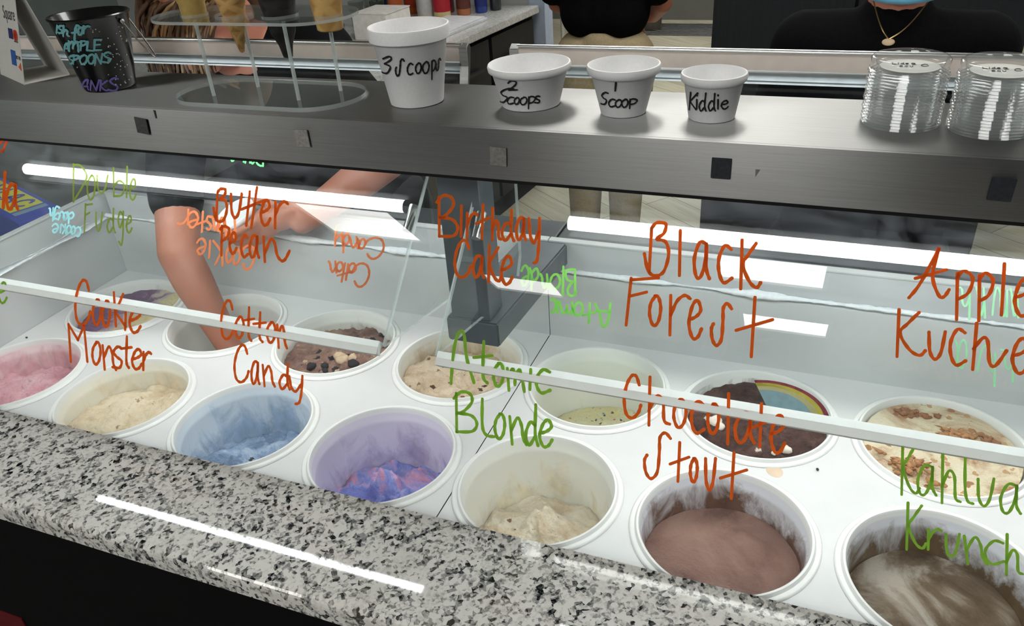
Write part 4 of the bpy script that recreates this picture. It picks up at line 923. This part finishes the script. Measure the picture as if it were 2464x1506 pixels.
# dark upright cooler
t = thing('cooler', 'tall dark grey upright cooler behind the masked worker', 'cooler', (.55, 2.55, -.8))
M_cool = plain('cooler_grey', (30, 32, 35), .55, spec=.2, var=.1, vec=(60, 60, 1), scale=2)
B().box(-.46, -.30, .03, .62, .42, 2.0, bev=.006).build('cooler_body', M_cool, t)
B().box(-.455, -.335, .10, .05, -.302, 1.95, bev=.004).build('door', M_cool, t)
B().box(.06, -.335, .10, .615, -.302, 1.95, bev=.004).build('door', M_cool, t)
for x in (.02, .09): B().tube([(x, -.345, 1.30), (x, -.375, 1.32), (x, -.375, 1.62), (x, -.345, 1.64)], .009, 10).build('handle', plain('handle_grey', (120, 124, 126), .3, metal=.8), t)
for x in (-.40, .56):
    for y in (-.25, .36): B().tube([(x, y, 0), (x, y, .03)], .02, 10).build('foot', M_black, t)
# wire rack in the back room
t = thing('wire_rack', 'dark wire shelf rack standing in the back room', 'rack', (-.62, 5.3, -.8))
M_wire = plain('rack_dark', (66, 68, 70), .4, metal=.6)
for x in (-.32, .32):
    for y in (-.2, .2): B().tube([(x, y, 0), (x, y, 1.3)], .013, 10).build('upright', M_wire, t)
for z in (.30, .62, .95):
    b = B()
    for k in range(9): b.tube([(-.32, -.2+.05*k, z), (.32, -.2+.05*k, z)], .005, 6)
    for x in (-.32, .32): b.tube([(x, -.2, z), (x, .2, z)], .008, 6)
    b.build('shelf', M_wire, t)
for x, z, rgb, lab in ((-.12, .629, (196, 190, 150), 'pale yellow round jar on the back room rack'), (.14, .629, (90, 104, 140), 'blue grey round jar on the back room rack'), (-.2, .309, (70, 66, 60), 'dark round jar low on the back room rack')):
    o = B().lathe([(0, 0), (.08, 0), (.085, .01), (.085, .12), (.06, .15), (.06, .17), (0, .17)], 24).build('jar', plain('jar_%d' % rgb[0], rgb, .4), None, (-.62+x, 5.3, z-.8)); tag(o, lab, 'jar', 'jars on the back room rack')
t = thing('steel_table', 'stainless work table far back in the back room', 'table', (-2.05, 5.8, -.8))
B().box(-.5, -.35, .86, .5, .35, .89, bev=.004).build('table_top', M_alu, t)
for x in (-.45, .45):
    for y in (-.3, .3): B().tube([(x, y, 0), (x, y, .86)], .02, 10).build('leg', M_alu, t)
t = thing('grey_bin', 'small grey bin standing on the back room floor', 'bin', (-1.02, 4.72, -.8))
B().lathe([(0, 0), (.13, 0), (.16, .30), (.17, .31), (.155, .31), (.125, .01), (0, .01)], 28).build('body', plain('bin_grey', (150, 148, 140), .5), t)

# blue carton by the freezer side
t = thing('side_counter', 'dark side counter beyond the freezer side wall', 'counter', (-1.62, .12, -.8))
B().box(-.58, -.45, .85, .58, .62, .885, bev=.003).build('worktop', plain('side_top_dark', (60, 62, 60), .4), t)
B().box(-.56, -.43, 0, .56, .60, .8495).build('cabinet_body', M_black, t)
t = thing('food_carton', 'blue carton with yellow label lying beyond the freezer side wall', 'box', (-1.235, .135, .0855), None, math.radians(-19.4))
B().box(-.20, -.05, 0, .20, .05, .0745, bev=.003).build('box_body', plain('carton_blue', (44, 66, 172), .4), t)
B().box(-.17, -.036, .0746, .120, .038, .0752).build('front_label', plain('label_yellow', (206, 206, 60), .5), t, smooth=0, label='yellow label')
B().box(.130, -.036, .0746, .150, .038, .0752).build('front_label', plain('label_grey_blue', (120, 150, 170), .5), t, smooth=0, label='grey blue strip')
b = B(); sf = lambda u, v, h: (u, v, .0752+h)
for k, g in enumerate('OVLAC'):
    for st in strokes(g): ribbon(b, [(-.155+.054*k+.040*p, -.012+.040*q) for p, q in st], .009, sf)
b.build('lettering', plain('label_ink_blue', (70, 74, 170), .5), t, smooth=0, label='blue block letters')

# ---------------------------------------------------------------- people
def skin_mat(name, rgb): return plain(name, rgb, .5, var=.05, scale=18, sss=.0)
M_skin = skin_mat('skin', (178, 116, 94)); M_shirt = plain('black_cloth', (8, 8, 10), .9, spec=.08, var=.2, scale=160, bump=.15); M_khaki = plain('khaki_cloth', (158, 142, 110), .85, var=.08, scale=120)
M_nail = plain('nail', (236, 206, 196), .3)
def blend(b, name, mat, parent, voxel, smooth_it=4, label=None):
    """Overlapping limbs fused into one continuous skin."""
    o = b.build(name, mat, parent, (0, 0, 0), 180, label)
    m = o.modifiers.new('fuse', 'REMESH'); m.mode = 'VOXEL'; m.voxel_size = voxel; m.use_smooth_shade = True
    s = o.modifiers.new('soft', 'SMOOTH'); s.iterations = smooth_it; s.factor = .5
    return o
def head(b, c, fwd, r=.1):
    """Skull, jaw, nose, ears about a centre; fwd is where the face looks."""
    f = Vector(fwd).normalized(); up = Vector((0, 0, 1)); up = (up-f*up.dot(f)).normalized(); s = f.cross(up)
    c = Vector(c); k = r/.1
    R = Matrix((s, f, up)).transposed()
    P = lambda x, y, z: tuple(c+s*x*k+f*y*k+up*z*k)
    b.ball(P(0, -.012, .03), (.078*k, .096*k, .092*k), 24, rot=R); b.ball(P(0, .022, -.035), (.062*k, .074*k, .082*k), 22, rot=R)
    b.ball(P(0, .052, -.092), (.030*k, .026*k, .024*k), 14, rot=R)
    b.limb([(P(0, .092, .018), .010*k), (P(0, .112, -.022), .0145*k)], 12); b.ball(P(.013, .100, -.028), .010*k, 10); b.ball(P(-.013, .100, -.028), .010*k, 10)
    for q in (-1, 1):
        b.ball(P(q*.078, -.006, -.005), (.010*k, .020*k, .032*k), 12, rot=R)
        b.ball(P(q*.034, .078, .022), (.022*k, .012*k, .008*k), 12, rot=R); b.ball(P(q*.040, .066, -.030), (.024*k, .02*k, .024*k), 12, rot=R)
    b.limb([(P(-.02, .094, -.058), .0075*k), (P(0, .099, -.058), .009*k), (P(.02, .094, -.058), .0075*k)], 10)
    return P, R, k
def face(P, R, k, parent, eyes=True):
    for q in (-1, 1):
        o = B().ball(P(q*.034, .079, .008), (.013*k, .0105*k, .0085*k), 14, rot=R).build('eye', plain('eye_white', (226, 222, 216), .2), parent)
        B().ball(P(q*.034, .0885, .008), (.0058*k, .002*k, .0058*k), 12, rot=R).build('iris', plain('iris_brown', (66, 44, 30), .2), o)
        b = B(); b.limb([(P(q*.018, .092, .034), .0032*k), (P(q*.034, .094, .039), .0034*k), (P(q*.05, .084, .034), .0024*k)], 8); b.build('eyebrow', plain('brow_brown', (84, 60, 40), .8), parent)
def finger(b, pts, r0=.0088, r1=.0068):
    n = len(pts)-1; b.limb([(p, r0+(r1-r0)*i/n) for i, p in enumerate(pts)], 10)

# worker bending over the freezer
w1 = thing('person', 'worker in black shirt bending into the freezer with scoop and foam cup', 'person', (0, 0, -.8), None)
W = Vector((0, 0, .8))
def up8(pts): return [(tuple(Vector(p)+W), r) for p, r in pts]
b = B()
HC = Vector((-.625, .285, .560))+W
P, R, kk = head(b, HC, (-.05, -.80, -.62), .104)
b.limb(up8([((-.605, .330, .520), .058), ((-.595, .365, .455), .062)]))
b.limb(up8([((-.70, .345, .425), .070), ((-.595, .38, .43), .085), ((-.475, .385, .440), .070)]), 18)
b.limb(up8([((-.595, .42, .36), .125), ((-.60, .56, .20), .125), ((-.60, .66, .06), .14)]), 20)
b.limb(up8([((-.735, .290, .445), .056), ((-.690, .150, .283), .049), ((-.634, .034, .134), .041), ((-.610, .026, .080), .041), ((-.560, .010, -.02), .030), ((-.545, .004, -.045), .027)]), 18)
b.limb(up8([((-.44, .365, .440), .056), ((-.315, .285, .380), .047), ((-.195, .205, .318), .040), ((-.25, .172, .278), .039), ((-.345, .122, .215), .029), ((-.372, .112, .198), .026)]), 18)
for sx in (-.69, -.51): b.limb(up8([((sx, .66, .02), .088), ((sx, .66, -.36), .058), ((sx, .68, -.70), .042)]), 16)
# hand round the cup
CT = Vector((-.512, .085, .212)); ax = Vector((-.22, -.36, .90)).normalized(); ch = .058; CBs = CT-ax*ch
e1 = Vector((1, 0, 0)); e1 = (e1-ax*e1.dot(ax)).normalized(); e2 = ax.cross(e1)
def around(a, r, h): a = math.radians(a); q = CBs+ax*h+e1*r*math.cos(a)+e2*r*math.sin(a); return tuple(q+W)
b.limb([(around(12, .125, .026), .024), (around(8, .095, .024), .027), (around(4, .066, .026), .024)], 16); b.limb([(around(0, .072, .040), .019), (around(-4, .066, .012), .018)], 14)
for h0, h1, a2, rr in ((.046, .044, -92, .0), (.030, .028, -98, 0), (.014, .013, -92, 0), (.000, .000, -76, 0)):
    rad = .0285+(.0435-.0285)*max(0, h0)/.058+.0088
    finger(b, [around(-2, .064, h0), around(-26, rad+.012, h0), around(-58, rad+.002, (h0+h1)/2), around(a2, rad, h1)])
finger(b, [around(22, .082, .038), around(44, .060, .048), around(74, .0505, .050), around(92, .0495, .048)], .0105, .0082)
# hand round the scoop handle
Hc = Vector((-.520, -.006, -.088))+W
b.limb([(tuple(Hc+Vector((-.022, .008, .038))), .025), (tuple(Hc+Vector((-.006, .004, .008))), .029), (tuple(Hc+Vector((.004, 0, -.014))), .026)], 16)
for k in range(4):
    o_ = Hc+Vector((-.012+.004*k, .030-.020*k, -.012-.002*k))
    finger(b, [tuple(o_), tuple(o_+Vector((.026, -.004, -.022))), tuple(o_+Vector((.034, -.008, -.046))), tuple(o_+Vector((.014, -.010, -.056)))])
finger(b, [tuple(Hc+Vector((.0, -.024, .018))), tuple(Hc+Vector((.024, -.034, .0))), tuple(Hc+Vector((.038, -.028, -.024)))], .0105, .0085)
blend(b, 'body', M_skin, w1, .0042, 5)
face(P, R, kk, w1)
b = B()
b.limb(up8([((-.715, .345, .430), .082), ((-.595, .395, .425), .098), ((-.46, .39, .445), .082)]), 18)
b.limb(up8([((-.595, .43, .36), .150), ((-.60, .56, .20), .148), ((-.60, .665, .05), .165), ((-.60, .67, -.02), .165)]), 22)
b.limb(up8([((-.735, .290, .445), .071), ((-.697, .170, .306), .060), ((-.684, .130, .258), .057), ((-.668, .100, .219), .055)]), 18)
b.limb(up8([((-.44, .365, .440), .068), ((-.33, .295, .388), .062), ((-.285, .265, .368), .060)]), 18)
blend(b, 'shirt', M_shirt, w1, .009, 4, 'black short sleeved shirt')
b = B()
for sx in (-.69, -.51): b.limb(up8([((sx, .66, -.02), .108), ((sx, .66, -.36), .076), ((sx, .68, -.72), .058)]), 16)
b.limb(up8([((-.69, .66, -.02), .12), ((-.51, .66, -.02), .12)]), 16)
blend(b, 'trousers', plain('dark_trousers', (26, 27, 30), .9), w1, .010, 3)
for sx in (-.69, -.51): B().ball((sx, .63, .045), (.045, .12, .045), 18).build('shoe', M_black, w1)
# hair: a cap and long locks that hang forward
M_hair = plain('hair_brown', (92, 64, 42), .55, var=.3, scale=30); M_hair2 = plain('hair_blond', (146, 112, 72), .5, var=.2, scale=30)
b = B(); b.ball(P(0, -.030, .045), (.092*kk, .098*kk, .096*kk), 26, rot=R); b.ball(P(0, -.055, -.02), (.085*kk, .075*kk, .10*kk), 22, rot=R)
b.build('hair', M_hair, w1, smooth=180)
random.seed(9)
for m, n, name in ((M_hair, 110, 'hair_locks'), (M_hair2, 60, 'hair_highlights')):
    b = B()
    for k in range(n):
        a = random.uniform(-1.9, 1.9); st = Vector(P(.085*math.sin(a), .015+.05*math.cos(a), .065+random.uniform(-.03, .03)))
        out = Vector((math.sin(a)*.045-.02, -.035-.03*random.random(), 0)); L = random.uniform(.10, .20)
        if abs(a) < .75: L *= .45
        pts = [st+out*q*(1.6-q)*1.2+Vector((.006*math.sin(q*5+k), 0, -L*q**1.3)) for q in (0, .2, .4, .6, .8, 1)]
        pts = [tuple(p) for p in pts]
        b.tube(pts, [.0034, .0044, .004, .0034, .0026, .001], 6)
    b.build(name, m, w1, smooth=180, label='long hanging hair strands')
# things in the hands
t = foam_cup(0, 0, .0285, ch, .0435, 'white foam cup tilted in the hand of the bending worker', None, (0, 0, 0), None, None)
t.location = CBs + Vector((0, 0, Z0)); t.rotation_euler = Matrix((e1, e2, ax)).transposed().to_euler()
t = thing('ice_cream_scoop', 'grey metal scoop held inside the empty tub', 'scoop', (-.508, -.012, -.205), None)
B().tube([(0, .0, .055), (-.004, .010, .105), (-.012, .02, .150)], .009, 12).build('handle', M_grey, t)
B().lathe([(0, .003), (.016, .006), (.026, .018), (.029, .034), (.0272, .034), (.024, .019), (.015, .009), (0, .006)], 24).build('bowl', M_alu, t)
B().tube([(.0285, 0, .033), (.016, 0, .048), (0, 0, .056)], .005, 10).build('neck', M_alu, t)

def standing(name_label, x, y, h, yaw, mats, hairm, arms=0, hem=.90, wide=1.0):
    """Standing person facing yaw (0 = towards the customers)."""
    t = thing('person', name_label, 'person', (x, y, -.8), None, yaw)
    k = h/1.70; S = lambda pts: [((p[0]*k, p[1]*k, p[2]*k), r*k) for p, r in pts]
    b = B(); P, R, kk = head(b, (0, -.03*k, 1.56*k), (0, -1, -.06), .1*k)
    b.limb(S([((0, .0, 1.47), .056), ((0, .015, 1.38), .062)]))
    for s in (-1, 1):
        b.limb(S([((0, .02, 1.36), .075), ((s*.155*wide, .02, 1.34), .058), ((s*.195*wide, .03, 1.20), .044), ((s*.212*wide, .05*arms+.01, 1.07), .038), ((s*.15, .17*arms, 1.00), .030), ((s*.09, .205*arms, .99), .026)]), 16)
        hb = Vector((s*.075, .205*arms, .975))*k
        b.limb([(tuple(hb), .026*k), (tuple(hb+Vector((0, -.02, -.045))*k), .027*k)], 14)
        for q in range(4):
            o_ = hb+Vector((-.024+.016*q, -.025, -.055))*k
            finger(b, [tuple(o_), tuple(o_+Vector((0, -.010, -.035-.004*(q in (1, 2))))*k), tuple(o_+Vector((0, -.002, -.058-.006*(q in (1, 2))))*k)], .0085*k, .0066*k)
        finger(b, [tuple(hb+Vector((-s*.026, -.02, -.012))*k), tuple(hb+Vector((-s*.042, -.035, -.036))*k), tuple(hb+Vector((-s*.036, -.042, -.060))*k)], .0098*k, .0078*k)
        b.limb(S([((s*.09, .02, .86), .10), ((s*.09, .01, .48), .062), ((s*.09, .03, .10), .042)]), 16)
    b.limb(S([((0, .02, 1.26), .092), ((0, .02, 1.05), .088), ((0, .02, .90), .095)]), 18)
    blend(b, 'body', M_skin, t, .0052, 4); face(P, R, kk, t)
    b = B()
    for s in (-1, 1):
        b.limb(S([((0, .012, 1.405), .070), ((0, .02, 1.325), .100), ((s*.155*wide, .02, 1.345), .074), ((s*.196*wide, .03, 1.19), .062), ((s*.203*wide, .03, 1.13), .060)]), 18)
        b.limb(S([((s*.055, .02, 1.24), .122), ((s*.055*wide, .02, 1.05), .116), ((s*.058*wide, .02, hem), .120)]), 20)
    b.limb(S([((0, .02, 1.24), .118), ((0, .02, hem), .119)]), 20)
    blend(b, 'shirt', mats[0], t, .009, 4, 'black shirt')
    b = B()
    for s in (-1, 1): b.limb(S([((s*.085, .02, .87), .119), ((s*.09, .01, .48), .082), ((s*.09, .03, .08), .062)]), 18)
    b.limb(S([((0, .02, .93), .112), ((0, .02, .86), .112)]), 18)
    blend(b, 'trousers', mats[1], t, .010, 3)
    for s in (-1, 1): B().ball((s*.09*k, -.03*k, .043*k), (.046*k, .13*k, .043*k), 18).build('shoe', M_black, t)
    b = B(); b.ball(P(0, -.028, .048), (.090*kk, .100*kk, .095*kk), 26, rot=R); b.ball(P(0, -.075, -.01), (.070*kk, .05*kk, .10*kk), 20, rot=R)
    b.build('hair', hairm, t, smooth=180)
    return t, P, R, kk, k
t, P2, R2, k2, kb = standing('worker in black shirt with blue face mask and gold necklace behind the small cups', .655, .62, 1.557, 0, (M_shirt, plain('dark_trousers', (26, 27, 30), .9)), M_hair, arms=1, wide=1.06)
b = B()                                                                         # face mask
for i in range(9):
    pass
rows = []
for i in range(11):
    v = i/10; row = []
    for j in range(17):
        a = math.radians(-78+156*j/16); zz = -.098+.098*v; bulge = .014*math.sin(PI*v)
        row.append(b.b.verts.new(P2(math.sin(a)*(.070+bulge*.4), .022+math.cos(a)*(.088+bulge)+.0012*math.sin(v*19), zz)))
    rows.append(row)
for p, q in zip(rows, rows[1:]):
    for j in range(16): b.face([p[j], p[j+1], q[j+1], q[j]])
o = b.build('face_mask', plain('mask_blue', (120, 190, 220), .8), t, smooth=180, label='light blue face mask')
m = o.modifiers.new('thick', 'SOLIDIFY'); m.thickness = .0015
# thin gold necklace with an oval pendant
b = B(); pts = []
PEN = Vector((-.012, -.124, 1.392))*kb
for s in (-1, 1):
    a0 = Vector((s*.048, -.070, 1.452))*kb; n = 12
    b.tube([tuple(a0.lerp(PEN, q/n)+Vector((0, -.014*math.sin(PI*q/n)-.006, -.006*math.sin(PI*q/n)))) for q in range(n+1)], .0011, 6)
M_gold = plain('gold', (196, 164, 110), .3, metal=.9)
ch_ = b.build('necklace', M_gold, t, label='thin gold necklace')
o = B().ball(tuple(PEN+Vector((0, -.008, -.004))), (.0105, .0025, .0062), 16).build('pendant', plain('pendant_stone', (206, 176, 140), .25), ch_, label='oval pale pendant'); 
t, P3, R3, k3, kb3 = standing('worker in black top and khaki trousers standing turned away in the aisle', -.286, 2.05, 1.68, PI, (M_shirt, M_khaki), plain('hair_dark', (48, 38, 32), .6), arms=-1, hem=1.055)
B().box(-.012, -.124, .925, .012, -.110, .985, bev=.002).build('apron_tie', plain('apron_tie', (190, 172, 130), .8), t, label='short khaki belt tab')
